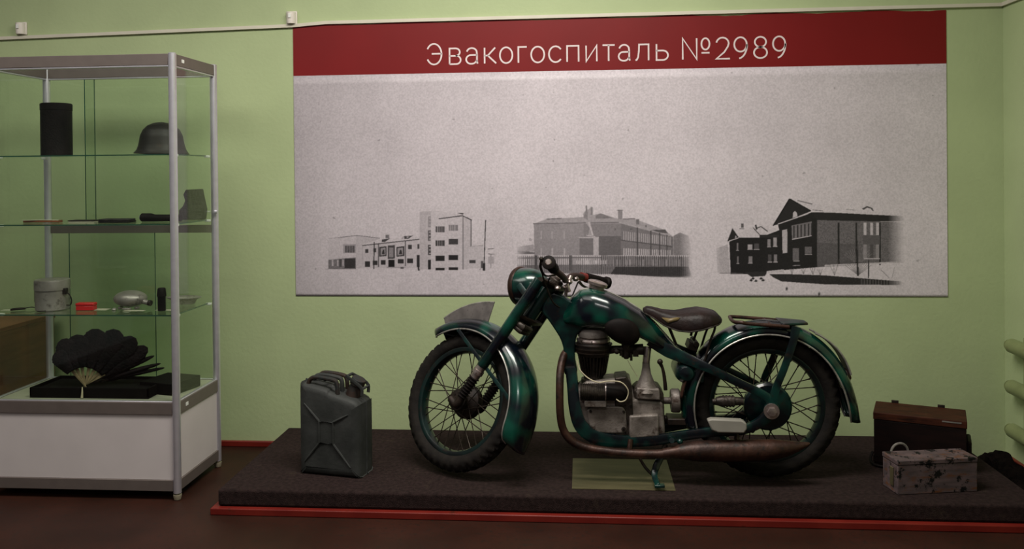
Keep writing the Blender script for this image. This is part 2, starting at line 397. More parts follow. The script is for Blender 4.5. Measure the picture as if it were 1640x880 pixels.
# --- printed picture: greys drawn into the sheet's print colour
SS = 2; CX0, CY0, CW, CH = 465, 300, 1060, 185
ink = np.ones((CH*SS, CW*SS)); yy, xx = np.mgrid[0:CH*SS, 0:CW*SS]; xx = xx/SS+CX0; yy = yy/SS+CY0
class Z:
    def __init__(s, ox, oy, sc, fade): s.o = (ox, oy); s.s = sc; s.fade = fade
    def pt(s, p): return (s.o[0]+p[0]/s.s, s.o[1]+p[1]/s.s)
    def poly(s, pts, val, alpha=1., noise=0):
        P = [s.pt(p) for p in pts]
        x0 = min(p[0] for p in P)-1; x1 = max(p[0] for p in P)+1; y0 = min(p[1] for p in P)-1; y1 = max(p[1] for p in P)+1
        i0 = max(0, int((y0-CY0)*SS)); i1 = min(CH*SS, int((y1-CY0)*SS)+1); j0 = max(0, int((x0-CX0)*SS)); j1 = min(CW*SS, int((x1-CX0)*SS)+1)
        if i1 <= i0 or j1 <= j0: return
        X = xx[i0:i1, j0:j1]; Y = yy[i0:i1, j0:j1]; ins = np.zeros(X.shape, bool); n = len(P)
        for i in range(n):
            (xa, ya), (xb, yb) = P[i], P[(i+1) % n]
            if ya == yb: continue
            c = ((ya > Y) != (yb > Y)) & (X < (xb-xa)*(Y-ya)/(yb-ya)+xa); ins ^= c
        v = val+noise*(rng.random(X.shape)-.5) if noise else val
        fx = s.fadefn(X, Y); a = ins*alpha*fx
        ink[i0:i1, j0:j1] = ink[i0:i1, j0:j1]*(1-a)+v*a
    def fadefn(s, X, Y):
        x0, x1, w, y0, y1, h = s.fade
        return np.clip((X-x0)/w, 0, 1)*np.clip((x1-X)/w, 0, 1)*np.clip((Y-y0)/h, 0, 1)*np.clip((y1-Y)/h, 0, 1)
    def line(s, pts, w, val, alpha=1.):
        for a, c in zip(pts[:-1], pts[1:]):
            dx, dy = c[0]-a[0], c[1]-a[1]; l = max(1e-6, sqrt(dx*dx+dy*dy)); nx_, ny_ = -dy/l*w/2, dx/l*w/2
            s.poly([(a[0]+nx_, a[1]+ny_), (c[0]+nx_, c[1]+ny_), (c[0]-nx_, c[1]-ny_), (a[0]-nx_, a[1]-ny_)], val, alpha)
    def rect(s, a, c, e, g, val, alpha=1., noise=0, sk=0):
        s.poly([(a, c), (e, c+sk), (e, g+sk), (a, g)], val, alpha, noise)
rng = np.random.default_rng(3)
# building 1: pale low block with square tower
A = Z(510, 320, 5.467, (515, 800, 12, 322, 446, 3))
A.poly([(90, 340), (330, 312), (540, 340), (540, 600), (90, 605)], .93)
A.poly([(330, 312), (540, 345), (385, 400), (385, 600), (330, 600)], .86)
A.line([(170, 333), (340, 313), (540, 338)], 5, .35); A.line([(90, 340), (200, 330)], 3, .6)
A.rect(218, 390, 330, 470, .70); A.rect(235, 402, 318, 462, .30, noise=.3); [A.line([(x, 400), (x, 464)], 3, .75) for x in (255, 277, 298)]
A.poly([(90, 525), (330, 505), (330, 605), (90, 605)], .45, noise=.3); A.rect(230, 515, 325, 600, .16, noise=.1); [A.rect(x, 525, x+12, 580, .85) for x in (120, 165, 212)]; A.rect(185, 520, 205, 590, .25)
A.line([(90, 524), (330, 503)], 6, .88); A.line([(60, 607), (330, 607)], 5, .45)
A.poly([(385, 398), (885, 345), (885, 600), (385, 600)], .90)
A.poly([(385, 392), (540, 345), (885, 325), (885, 345), (385, 402)], .97)
A.line([(385, 402), (885, 347)], 8, .22); A.poly([(555, 350), (630, 338), (585, 370), (555, 370)], .2); A.rect(588, 308, 622, 338, .45, noise=.4)
A.poly([(750, 320), (830, 314), (790, 342), (755, 345)], .22); A.poly([(770, 326), (800, 322), (780, 336)], .85)
for a, c, e, g in ((412, 432, 438, 467), (482, 425, 508, 460), (785, 395, 818, 432), (868, 390, 885, 430)): A.rect(a, c, e, g, .18)
for a, c, e, g in ((408, 540, 452, 590), (478, 535, 518, 572), (547, 530, 590, 570), (695, 520, 747, 558), (778, 514, 830, 556)): A.rect(a, c, e, g, .14)
A.line([(490, 370), (486, 608)], 8, .15); A.line([(528, 390), (528, 590)], 9, .2); A.line([(762, 362), (762, 582)], 7, .25); A.line([(388, 400), (388, 590)], 3, .6)
for a, e in ((535, 597), (685, 752)):
    A.rect(a, 415, e, 500, .12, sk=-8); A.rect(a+9, 425, e-9, 490, .62, noise=.2, sk=-6); A.poly([(a+20, 478), (a+30, 440), (a+42, 440), (e-16, 478)], .15)
A.rect(608, 402, 670, 520, .22, sk=-4); A.rect(620, 420, 658, 505, .55, noise=.3); A.rect(614, 525, 668, 590, .07)
A.rect(600, 590, 760, 600, .7); A.rect(720, 590, 748, 606, .3)
A.rect(862, 485, 888, 590, .12); A.line([(876, 580), (880, 622)], 14, .08)
A.poly([(888, 105), (1040, 95), (1262, 140), (1262, 612), (888, 612)], .94); A.poly([(1262, 140), (1338, 178), (1338, 600), (1262, 612)], .88)
A.poly([(888, 105), (985, 100), (985, 612), (888, 612)], .84)
A.line([(1055, 168), (1262, 140), (1345, 180)], 8, .15); A.poly([(1210, 115), (1275, 118), (1265, 132)], .2); A.line([(1268, 145), (1268, 612)], 6, .25); A.line([(1337, 182), (1337, 405)], 7, .3)
for c, g, dk in ((145, 242, .6), (268, 360, .3), (395, 486, .22), (525, 612, .1)):
    A.rect(962, c, 985, g, dk); 
    if dk > .15: [A.rect(970, t, 985, t+8, .8) for t in range(c+12, g, 30)]
for r_, (c, g, v) in enumerate(((235, 285, .3), (358, 405, .2), (490, 537, .1), (598, 618, .1))):
    A.rect(1027, c, 1105, g, v); A.rect(1142, c-(14 if c < 400 else 6), 1222, g-(12 if c < 400 else 8) if c < 590 else 616, v if r_ else .5)
    if r_ < 2: [A.line([(x, c), (x, g)], 4, .8) for x in (1045, 1063, 1082)]
    if r_ < 1: [A.line([(x, c-12), (x, g-12)], 4, .85) for x in (1158, 1176, 1196)]
A.poly([(1315, 408), (1445, 400), (1445, 600), (1315, 600)], .90); A.line([(1315, 410), (1445, 400)], 3, .55); A.rect(1322, 530, 1375, 556, .2); A.rect(1422, 538, 1445, 600, .3)
A.line([(1464, 178), (1450, 600)], 9, .22); A.rect(1438, 555, 1462, 622, .12); A.line([(1485, 432), (1540, 428)], 6, .3); A.line([(1485, 475), (1545, 478)], 6, .4); A.line([(1510, 478), (1510, 600)], 5, .45); A.rect(1486, 500, 1540, 560, .75)
# building 2: hazy wooden house behind a picket fence, statue on a plinth
B2 = Z(810, 300, 5.125, (822, 1110, 22, 318, 447, 5))
B2.poly([(230, 300), (680, 290), (930, 290), (1370, 405), (1370, 560), (235, 560)], .60, noise=.06)
B2.poly([(335, 262), (640, 245), (780, 215), (930, 262), (1060, 262), (1300, 350), (1370, 405), (930, 288), (225, 302)], .68)
B2.line([(225, 300), (930, 288)], 7, .40); B2.line([(335, 262), (460, 255)], 7, .4); B2.line([(960, 262), (1062, 258)], 8, .4)
B2.poly([(735, 235), (780, 215), (880, 255), (740, 258)], .48); B2.poly([(1190, 350), (1310, 348), (1330, 380), (1260, 372)], .30)
B2.rect(922, 190, 958, 262, .55); B2.line([(915, 190), (962, 188)], 6, .4); B2.rect(1070, 262, 1095, 305, .42); B2.rect(1145, 312, 1158, 330, .4)
B2.rect(640, 300, 945, 560, .52, noise=.05); B2.rect(765, 400, 945, 560, .36, noise=.06)
for x in (285, 375, 475): B2.rect(x, 360, x+10, 425, .74); B2.rect(x, 500, x+12, 560, .80)
B2.poly([(945, 300), (1370, 410), (1370, 560), (945, 560)], .44)
for k in range(22):
    x = 965+k*18; t = 360+(k*2.3); B2.rect(x, t, x+8, 435+k*2, .74); B2.rect(x, 500+k*.8, x+9, 560, .82)
B2.line([(945, 435), (1370, 490)], 8, .28); [B2.line([(x, 330+(x-1080)*.25), (x, 560)], 9, .24) for x in (1080, 1190, 1262, 1322)]; B2.line([(1370, 405), (1370, 560)], 6, .35)
B2.poly([(1375, 400), (1430, 372), (1500, 400), (1530, 560), (1375, 560)], .36, .8, noise=.2)
B2.poly([(95, 520), (240, 535), (240, 550), (95, 550)], .4); B2.poly([(95, 490), (230, 470), (235, 530), (95, 530)], .68)
# statue
B2.poly([(655, 150), (668, 150), (672, 185), (690, 175), (700, 160), (715, 165), (715, 230), (695, 290), (720, 395), (675, 400), (690, 340), (640, 265), (635, 220), (655, 190)], .70)
B2.line([(660, 150), (664, 230)], 10, .45); B2.line([(705, 165), (705, 230)], 12, .50); B2.poly([(650, 200), (672, 200), (672, 270), (640, 250)], .52)
B2.line([(680, 285), (715, 395)], 12, .9); B2.line([(660, 395), (735, 405)], 7, .85)
B2.rect(600, 410, 765, 418, .8); B2.rect(605, 418, 718, 555, .44); B2.rect(718, 410, 762, 565, .80)
# fence
for k in range(92):
    x = 95+k*15.6; dark = .38 if x < 450 else (.45 if x < 780 else .12)
    B2.poly([(x, 570), (x+5, 558), (x+9, 570), (x+9, 700+(x*.02)), (x, 700+(x*.02))], dark, .95)
B2.poly([(95, 575), (780, 572), (780, 582), (95, 588)], .42); B2.poly([(780, 560), (1500, 575), (1500, 660), (780, 640)], .30, .55)
B2.poly([(95, 640), (860, 635), (1500, 650), (1530, 745), (1250, 738), (860, 712), (95, 700)], .30, .75, noise=.16)
B2.poly([(900, 655), (1500, 655), (1530, 742), (1250, 736), (860, 712)], .12, .8, noise=.1)
for k in range(14): B2.rect(555+k*20, 600, 565+k*20, 632, .86)
B2.rect(235, 560, 262, 690, .26); B2.rect(520, 560, 545, 690, .32)
for k in range(26):
    x = 800+k*27; B2.rect(x, 592, x+7, 650, .5+.25*rng.random(), .7)
B2.poly([(60, 716), (860, 716), (1530, 748), (1530, 800), (60, 800)], .95)
# building 3: dark timber house with gables, snow
C3 = Z(1130, 290, 4.63, (1140, 1462, 14, 292, 476, 4)); C3f = Z(1130, 290, 4.63, (1140, 1448, 26, 292, 476, 4))
C3.poly([(200, 350), (500, 335), (545, 365), (410, 412), (245, 418)], .97)
C3.poly([(620, 135), (790, 172), (1470, 258), (1470, 265), (780, 240)], .97)
C3f.poly([(780, 232), (940, 235), (1470, 262), (1470, 300), (960, 298), (800, 300)], .10)
C3f.poly([(825, 290), (1470, 305), (1470, 605), (985, 625), (825, 640)], .36, noise=.30)
C3f.poly([(825, 460), (1160, 470), (1160, 620), (825, 640)], .26, .6, noise=.2)
C3.poly([(500, 332), (622, 132), (780, 225), (535, 322)], .10); C3.poly([(535, 322), (780, 235), (825, 290), (825, 640), (590, 660), (440, 670), (440, 405), (545, 365)], .085, noise=.05)
C3.line([(535, 320), (760, 242)], 7, .92); C3.line([(500, 333), (622, 132)], 9, .05); C3.line([(625, 134), (780, 222)], 7, .05)
C3.poly([(645, 275), (648, 235), (662, 222), (677, 240), (680, 262)], .85)
C3.poly([(160, 448), (198, 350), (245, 418), (175, 448)], .10); C3.poly([(175, 450), (245, 420), (440, 420), (450, 690), (185, 690)], .08, noise=.05)
C3.line([(172, 446), (244, 422)], 6, .9); C3.poly([(215, 425), (222, 403), (232, 418)], .8)
C3.rect(262, 315, 282, 345, .3); C3.rect(250, 350, 285, 358, .5); C3.line([(350, 345), (400, 400)], 6, .2); C3.line([(370, 325), (378, 360)], 12, .15); C3.line([(380, 350), (410, 338), (460, 375)], 7, .2)
C3.rect(400, 400, 545, 420, .12)
for a, c, e, g, v in ((312, 470, 345, 508, .75), (318, 560, 345, 610, .5), (360, 465, 395, 508, .25), (458, 432, 480, 490, .55), (502, 420, 527, 486, .7), (505, 545, 530, 602, .5), (463, 545, 488, 602, .25), (230, 460, 242, 515, .45), (232, 560, 244, 612, .4)):
    C3.rect(a, c, e, g, v); C3.line([(a-4, g), (e+4, g)], 5, .75)
C3.poly([(566, 365), (604, 358), (606, 532), (570, 538)], .80, noise=.08)
C3.poly([(636, 330), (785, 300), (785, 405), (640, 432)], .42); [C3.line([(x, 335-(x-640)*.15), (x, 425-(x-640)*.12)], 9, .12) for x in (655, 682, 708, 735, 762, 785)]
C3.line([(640, 434), (785, 406)], 6, .85)
C3.rect(645, 500, 692, 590, .36, noise=.15); C3.rect(735, 488, 785, 540, .36, noise=.2); C3.line([(735, 545), (788, 545)], 6, .85); C3.line([(650, 594), (695, 594)], 6, .85); C3.line([(645, 628), (700, 626)], 5, .6)
for x in (985, 1115, 1292): C3f.line([(x, 310), (x, 625)], 12, .10)
for x in (1170, 1218, 1262): C3f.rect(x, 308, x+22, 402, .86); C3f.rect(x-2, 470, x+24, 575, .55 if x != 1218 else .25); 
C3f.rect(1165, 405, 1290, 470, .30); C3f.line([(1172, 577), (1290, 577)], 6, .9); C3f.line([(880, 628), (985, 622), (1240, 612), (1450, 600)], 10, .88)
C3.poly([(1158, 205), (1195, 186), (1235, 200), (1246, 225), (1236, 222), (1222, 205), (1195, 198), (1170, 215)], .25)
C3.line([(680, 145), (790, 172)], 8, .45); C3.line([(790, 215), (870, 222)], 6, .5); C3f.line([(1040, 212), (1100, 216)], 5, .6)
C3.poly([(80, 500), (165, 470), (180, 680), (85, 680)], .66, .7, noise=.3); C3.line([(100, 684), (280, 686)], 5, .3)
C3.poly([(285, 675), (455, 672), (440, 705), (340, 712)], .12); C3.poly([(455, 668), (580, 655), (580, 680), (465, 682)], .85)
C3f.poly([(470, 690), (640, 692), (880, 700), (1450, 745), (1450, 772), (900, 768), (560, 745), (500, 715)], .12, noise=.12)
for k in range(14): C3f.rect(1150+k*21, 728+k, 1160+k*21, 770, .35, .7)
for bx, by, hh in ((640, 690, 40), (725, 692, 50), (795, 695, 60), (850, 700, 45), (955, 700, 120)):
    for t in (-.45, -.1, .3): C3f.line([(bx, by), (bx+t*hh, by-hh)], 3.5, .3, .8)
for t in range(-7, 8):
    C3f.line([(1130, 700), (1130+t*14, 560-abs(t)*-9)], 4, .22, .55)
    C3f.line([(1128+t*4, 600), (1128+t*15, 470+abs(t)*10)], 3, .66, .5)
C3f.line([(1118, 430), (1128, 705)], 13, .12); C3f.line([(1208, 590), (1206, 720)], 9, .15); C3f.line([(1300, 660), (1360, 720)], 3, .4); C3f.line([(1400, 640), (1380, 720)], 3, .4)
for cx, cy in ((372, 740), (410, 722), (425, 735), (336, 736), (350, 722), (600, 802), (840, 842)): C3.poly([(cx-14, cy+6), (cx, cy-10), (cx+14, cy+2), (cx+4, cy+10)], .12)

# picture sheet: rows coarse above, fine over the prints
wx0, wx1 = X0, X1
cols = 1500
xs = np.linspace(X0, X1, cols+1)
zs = np.concatenate([np.linspace(ZR, 1.42, 14)[:-1], np.linspace(1.42, .90, 260), np.linspace(.90, ZB, 5)[1:]])
XX, ZZ = np.meshgrid(xs, zs)
dx_, dy_, dz_ = XX-CAM.x, 0-CAM.y, ZZ-CAM.z
zc = dx_*fw.x+dy_*fw.y+dz_*fw.z
pxg = 820+F_PX*(dx_*rt.x+dy_*rt.y+dz_*rt.z)/zc
pyg = PY-F_PX*(dx_*up.x+dy_*up.y+dz_*up.z)/zc
k5 = np.array([.25, .5, .25])
ik = ink.copy()
ik[1:-1] = .15*ink[:-2]+.7*ink[1:-1]+.15*ink[2:]; i2 = ik.copy(); i2[:, 1:-1] = .15*ik[:, :-2]+.7*ik[:, 1:-1]+.15*ik[:, 2:]; ik = i2
fx_ = np.clip((pxg-CX0)*SS, 0, CW*SS-2); fy_ = np.clip((pyg-CY0)*SS, 0, CH*SS-2)
ix = fx_.astype(int); iy = fy_.astype(int); tx = fx_-ix; ty = fy_-iy
val = (ik[iy, ix]*(1-tx)+ik[iy, ix+1]*tx)*(1-ty)+(ik[iy+1, ix]*(1-tx)+ik[iy+1, ix+1]*tx)*ty
val = np.where((pyg < CY0+1), 1., val)
# pale patch in the middle of the print, greyer worn paper towards the left
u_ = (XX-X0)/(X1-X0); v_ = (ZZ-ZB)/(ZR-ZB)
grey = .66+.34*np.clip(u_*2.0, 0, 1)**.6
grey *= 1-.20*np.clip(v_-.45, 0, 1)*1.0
nv = (cols+1)*len(zs)
co = np.zeros((nv, 3)); co[:, 0] = (XX-bo.x).ravel(); co[:, 1] = YB; co[:, 2] = (ZZ-bo.z).ravel()
me = bpy.data.meshes.new('picture_print')
nr = len(zs)-1
idx = np.arange(nv).reshape(len(zs), cols+1)
quads = np.stack([idx[1:, :-1], idx[1:, 1:], idx[:-1, 1:], idx[:-1, :-1]], -1).reshape(-1, 4)
me.vertices.add(nv); me.vertices.foreach_set('co', co.ravel())
me.loops.add(quads.size); me.loops.foreach_set('vertex_index', quads.ravel().astype(np.int32))
me.polygons.add(len(quads)); me.polygons.foreach_set('loop_start', np.arange(0, quads.size, 4, dtype=np.int32))
me.update(calc_edges=True)
ca = me.color_attributes.new('print', 'FLOAT_COLOR', 'POINT')
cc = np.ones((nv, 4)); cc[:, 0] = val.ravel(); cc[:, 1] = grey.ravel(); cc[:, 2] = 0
ca.data.foreach_set('color', cc.ravel())
pm = bpy.data.materials.new('printed_sheet'); pm.use_nodes = True
nt = pm.node_tree; N = nt.nodes; L = nt.links; p = N['Principled BSDF']; p.inputs['Roughness'].default_value = .45; p.inputs['Specular IOR Level'].default_value = .3
at = N.new('ShaderNodeAttribute'); at.attribute_name = 'print'; sp = N.new('ShaderNodeSeparateColor'); L.new(at.outputs['Color'], sp.inputs[0])
tc = N.new('ShaderNodeTexCoord')
def nz(scale, lo, hi, a, b_, det=6, ro=.6):
    n = N.new('ShaderNodeTexNoise'); n.inputs['Scale'].default_value = scale; n.inputs['Detail'].default_value = det; n.inputs['Roughness'].default_value = ro
    L.new(tc.outputs['Object'], n.inputs[0]); r = N.new('ShaderNodeMapRange'); r.inputs[1].default_value = lo; r.inputs[2].default_value = hi; r.inputs[3].default_value = a; r.inputs[4].default_value = b_
    L.new(n.outputs[0], r.inputs[0]); return r.outputs[0]
def mul(a, b_):
    q = N.new('ShaderNodeMath'); q.operation = 'MULTIPLY'; L.new(a, q.inputs[0]); L.new(b_, q.inputs[1]); return q.outputs[0]
g = mul(nz(110, .36, .62, .85, 1.05), nz(1.8, .35, .65, .90, 1.04))
g = mul(g, nz(24, .715, .74, 1., .66, 3, .5)); g = mul(g, nz(60, .27, .31, .84, 1.))
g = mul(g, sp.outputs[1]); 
ip = N.new('ShaderNodeMapRange'); ip.inputs[3].default_value = .012; L.new(sp.outputs[0], ip.inputs[0])
pw = N.new('ShaderNodeMath'); pw.operation = 'POWER'; pw.inputs[1].default_value = 1.5; L.new(ip.outputs[0], pw.inputs[0])
g = mul(g, pw.outputs[0])
cm = N.new('ShaderNodeMix'); cm.data_type = 'RGBA'; cm.blend_type = 'MULTIPLY'; cm.inputs[0].default_value = 1; cm.inputs[6].default_value = (.69, .62, .67, 1)
cb = N.new('ShaderNodeCombineColor'); [L.new(g, cb.inputs[i]) for i in range(3)]
L.new(cb.outputs[0], cm.inputs[7]); L.new(cm.outputs[2], p.inputs['Base Color'])
me.materials.append(pm)
po = bpy.data.objects.new('picture_print', me); col.objects.link(po); po.parent = bn
q = po.modifiers.new('solid', 'SOLIDIFY'); q.thickness = .0025; q.offset = -1

# ------------------------------------------------------------------ wall conduit and sensors
b = MB()
pts = [(-4.0, 2.305), (-3.3, 2.3132), (-2.43, 2.3291), (-1.5844, 2.3412+.004), (-1.4, 2.358), (0, 2.362), (1.6, 2.366), (2.194, 2.3673)]
for (xa, za), (xb, zb_) in zip(pts[:-1], pts[1:]):
    b.add([(xa, -.016, za-.009), (xb, -.016, zb_-.009), (xb, -.016, zb_+.009), (xa, -.016, za+.009), (xa, 0, za-.009), (xb, 0, zb_-.009), (xb, 0, zb_+.009), (xa, 0, za+.009)],
          [(0, 1, 2, 3), (3, 2, 6, 7), (0, 4, 5, 1)])
for i_, v_ in enumerate(b.v): v_.y -= .0006
tag(b.build('cable_channel', 'conduit_white'), 'thin cream cable channel running along the upper back wall above the banner', 'cable channel')
b = MB(); b.box2((2.184, -3, 2.358), (2.1994, -.018, 2.377)); tag(b.build('cable_channel', 'conduit_white'), 'short visible piece of cream cable channel on the right side wall', 'cable channel')
def sensor(px, py, label):
    p = on_y(px, py, 0); t = thing('wall_sensor', label, 'sensor', (p.x, 0, p.z), 0, 'white sensors on the upper wall')
    b = MB(); b.box2((-.031, -.012, -.036), (.031, 0, .036)); b.build('back_plate', 'sensor_white', t, bevel=.004)
    b = MB(); b.grid(lambda u, v: (.026*cos(pi*u)*(1-.25*max(0, v-.75)*4*.3), -.012-.034*sin(pi*u)*(1-.12*v), -.034+.062*(1-v)), 14, 6)
    k = len(b.v); b.f.append(tuple(range(0, 84, 6))); b.f.append(tuple(range(5, 84, 6)))
    b.build('housing', 'sensor_white', t)
    b = MB(); b.box2((-.008, -.049, -.006), (.008, -.044, .018)); b.build('detector_window', 'clip_plastic', t, bevel=.002)
sensor(36, 46, 'small white wall sensor above the glass display case, left one of two')
sensor(468, 29, 'small white wall sensor just above the top left corner of the banner')

# ------------------------------------------------------------------ radiator of pipes on the right wall, dark heap added to stand in for floor shade
rad = thing('pipe_radiator', 'green painted radiator of three thick horizontal pipes with rust marks, in the right corner', 'radiator', (2.153, -.90, .1))
for z in (.622, .415, .195):
    b = MB(); b.tube([(0, .755, z-.1), (0, .73, z-.1), (0, -1.4, z-.1)], [.020, .036, .036], 20); 
    b.tube([(0, .775, z-.1), (0, .755, z-.1)], [.006, .028], 20); b.build('heating_pipe', 'radiator_paint', rad)
b = MB(); b.rod((.022, .63, .065), (.022, .63, .58), .014); b.build('riser_pipe', 'radiator_paint', rad)
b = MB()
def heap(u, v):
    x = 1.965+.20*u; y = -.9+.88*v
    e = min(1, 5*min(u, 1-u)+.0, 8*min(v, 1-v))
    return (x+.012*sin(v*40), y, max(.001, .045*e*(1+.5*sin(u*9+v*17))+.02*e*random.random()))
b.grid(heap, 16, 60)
tag(b.build('shade_heap', 'shade_heap', solid=.004), 'rumpled dark sheet added to stand in for shade on the floor beside the right end of the platform', 'shade patch')

# ------------------------------------------------------------------ brown desk behind the display case
dk = thing('wooden_desk', 'brown wooden desk seen through the glass at the left edge', 'desk', (-3.35, -.52, 0))
b = MB(); b.box2((-.36, -.36, .725), (.39, .47, .75)); b.build('desktop', 'wood_brown', dk, bevel=.003)
for sx in (-.34, .375):
    b = MB(); b.box2((sx-.01, -.34, 0), (sx+.012, .46, .725)); b.build('side_panel', 'wood_brown', dk)
b = MB(); b.box2((-.33, .345, .2), (.35, .36, .725)); b.build('back_panel', 'wood_brown', dk)

# ------------------------------------------------------------------ glass display case
CX, CY = -2.348, -.57
case = thing('display_case', 'tall aluminium and glass display case with white base panels', 'display case', (CX, CY, 0))
xl, xr, yf, yb = -2.805-CX, -1.897-CX, -.795-CY, -.345-CY
HT = 2.095
for x in (xl, xr):
    for y in (yf, yb):
        b = MB(); b.lathe([(.0185, .034), (.0185, HT-.003), (.015, HT)], (x, y, 0), seg=24); b.build('post', 'aluminium', case)
        b = MB(); b.lathe([(.009, .0), (.015, .003), (.019, .018), (.019, .026), (.009, .027), (.009, .036)], (x, y, 0), seg=20); b.build('foot', 'foot_metal', case)
def rail(z0, z1, m, t=.012, name='rail', sides='flrb'):
    for s_ in sides:
        b = MB()
        if s_ == 'f': b.box2((xl+.016, yf-t, z0), (xr-.016, yf+t, z1))
        if s_ == 'b': b.box2((xl+.016, yb-t, z0), (xr-.016, yb+t, z1))
        if s_ == 'l': b.box2((xl-t, yf+.016, z0), (xl+t, yb-.016, z1))
        if s_ == 'r': b.box2((xr-t, yf+.016, z0), (xr+t, yb-.016, z1))
        b.build(name, m, case, bevel=.0015)
rail(2.037, 2.090, 'grey_band'); rail(2.029, 2.037, 'aluminium', .010); rail(.401, .458, 'grey_band'); rail(.458, .463, 'aluminium', .009); rail(.043, .094, 'grey_band')
rail(1.222, 1.262, 'grey_band', .008, 'rail', 'b')
rail(.094, .401, 'white_panel', .005, 'base_panel')
b = MB(); b.box2((xl+.012, yf+.012, .44), (xr-.012, yb-.012, .4575)); b.build('deck', 'deck_board', case)
b = MB(); b.box2((xl+.012, yf+.012, .05), (xr-.012, yb-.012, .06)); b.build('bottom_board', 'white_panel', case)
for nm, a, c in (('f', (xl+.017, yf-.002, .463), (xr-.017, yf+.002, 2.029)), ('r', (xr-.002, yf+.017, .463), (xr+.002, yb-.017, 2.029)), ('l', (xl-.002, yf+.017, .463), (xl+.002, yb-.017, 2.029))):
    b = MB(); b.box2(a, c); b.build('glass_pane', 'case_glass', case)
d1 = on_y(137, 250, -.35).x-CX; d2 = on_y(112, 450, -.35).x-CX; d3 = on_y(248, 450, -.35).x-CX
for a, c, z0, z1, yo in ((xl+.02, d1+.05, 1.262, 2.029, .0), (d1, xr-.02, 1.262, 2.029, -.007), (xl+.02, d3, .463, 1.222, .0), (d2, xr-.02, .463, 1.222, -.007)):
    b = MB(); b.box2((a, yb+yo-.002, z0), (c, yb+yo+.002, z1)); o = b.build('sliding_door', 'case_glass', case)
    b = MB(); e = c if yo == 0 else a; b.box2((e-.0012, yb+yo-.0025, z0), (e+.0012, yb+yo+.0025, z1)); b.build('polished_edge', 'glass_edge', o)
SH = {1: 1.6195, 2: 1.290, 3: .861}
for k, z in SH.items():
    b = MB(); b.box2((xl+.02, yf+.02, z-.003), (xr-.02, yb-.022, z+.003)); sh = b.build('glass_shelf', 'case_glass', case)
    b = MB(); b.box2((xl+.02, yf+.0175, z-.003), (xr-.02, yf+.0198, z+.003)); b.box2((xr-.02, yf+.0198, z-.003), (xr-.018, yb-.022, z+.003)); b.build('polished_edge', 'glass_edge', sh)
    for x, sg in ((xl+.02, -1), (xr-.02, 1)):
        for y in (yf+.05, yb-.05):
            b = MB(); b.box((x+sg*.004, y, z-.003), (.026, .018, .012)); b.build('shelf_clip', 'clip_plastic', sh, bevel=.002)
# little label plates on the right hand bands
for z in (2.064, .430):
    b = MB(); b.box2((xr+.012, yf+.07, z-.008), (xr+.0135, yf+.095, z+.008)); b.build('label_plate', 'clip_plastic', case)
b = MB(); b.rod((xr+.012, yb-.03, 1.33), (xr+.026, yb-.03, 1.33), .008); b.build('door_lock', 'aluminium', case)

def shelf_pt(px, py, z): return on_z(px, py, z)
# --- top shelf (seen from slightly below)
ZT = SH[1]+.0032
yo = -.55
p = on_y(91, 246, yo)
w = (on_y(112, 246, yo).x-on_y(68, 246, yo).x)/2; h = on_y(90, 166, yo).z-ZT
t = thing('carrying_canister', 'tall black cylindrical canister standing on the top glass shelf', 'canister', (p.x, yo, ZT))
MB().lathe([(w*.95, 0), (w, .004), (w, h*.86), (w*.97, h*.865)], (0, 0, 0)).build('body', 'black_leather', t)
MB().lathe([(w*.98, h*.865), (w*1.02, h*.87), (w*1.02, h*.985), (w*.96, h)], (0, 0, 0)).build('lid', 'black_leather', t)
for z in (h*.12, h*.9):
    b = MB(); b.tube([(-w, 0, z-.012), (-w-.008, 0, z-.008), (-w-.008, 0, z+.008), (-w, 0, z+.012)], .0025, 8, smooth=4); b.build('strap_loop', 'black_leather', t)
# helmet
yo = -.525
p = on_y(259, 245, yo); wh = (on_y(300, 245, yo).x-on_y(220, 245, yo).x)/2; hh = on_y(259, 197, yo).z-ZT
t = thing('steel_helmet', 'dark rusty steel combat helmet with a flared brim on the top glass shelf', 'helmet', (p.x, yo, ZT+.003))
def hel(u, v):
    a = 2*pi*v
    prof = [(0, 1), (.28, .97), (.50, .89), (.66, .76), (.76, .58), (.80, .40), (.83, .28), (.89, .13), (1.0, .0)]
    k = u*(len(prof)-1); i = min(int(k), len(prof)-2); f_ = k-i
    r = prof[i][0]*(1-f_)+prof[i+1][0]*f_; z = prof[i][1]*(1-f_)+prof[i+1][1]*f_
    lift = .18*max(0, -cos(a))*max(0, u-.75)*4
    return (r*wh*cos(a), r*wh*1.0*sin(a), hh*(z+lift*.25))
b = MB(); b.grid(hel, 33, 40, cv=True); b.build('shell', 'helmet_steel', t, solid=.003)
b = MB(); b.tube([(wh*1.0*cos(a)*.99, wh*.99*sin(a), .003+hh*.045*max(0, -cos(a))) for a in [2*pi*i/40 for i in range(40)]], .0025, 6, closed=True); b.build('rolled_edge', 'helmet_steel', t)
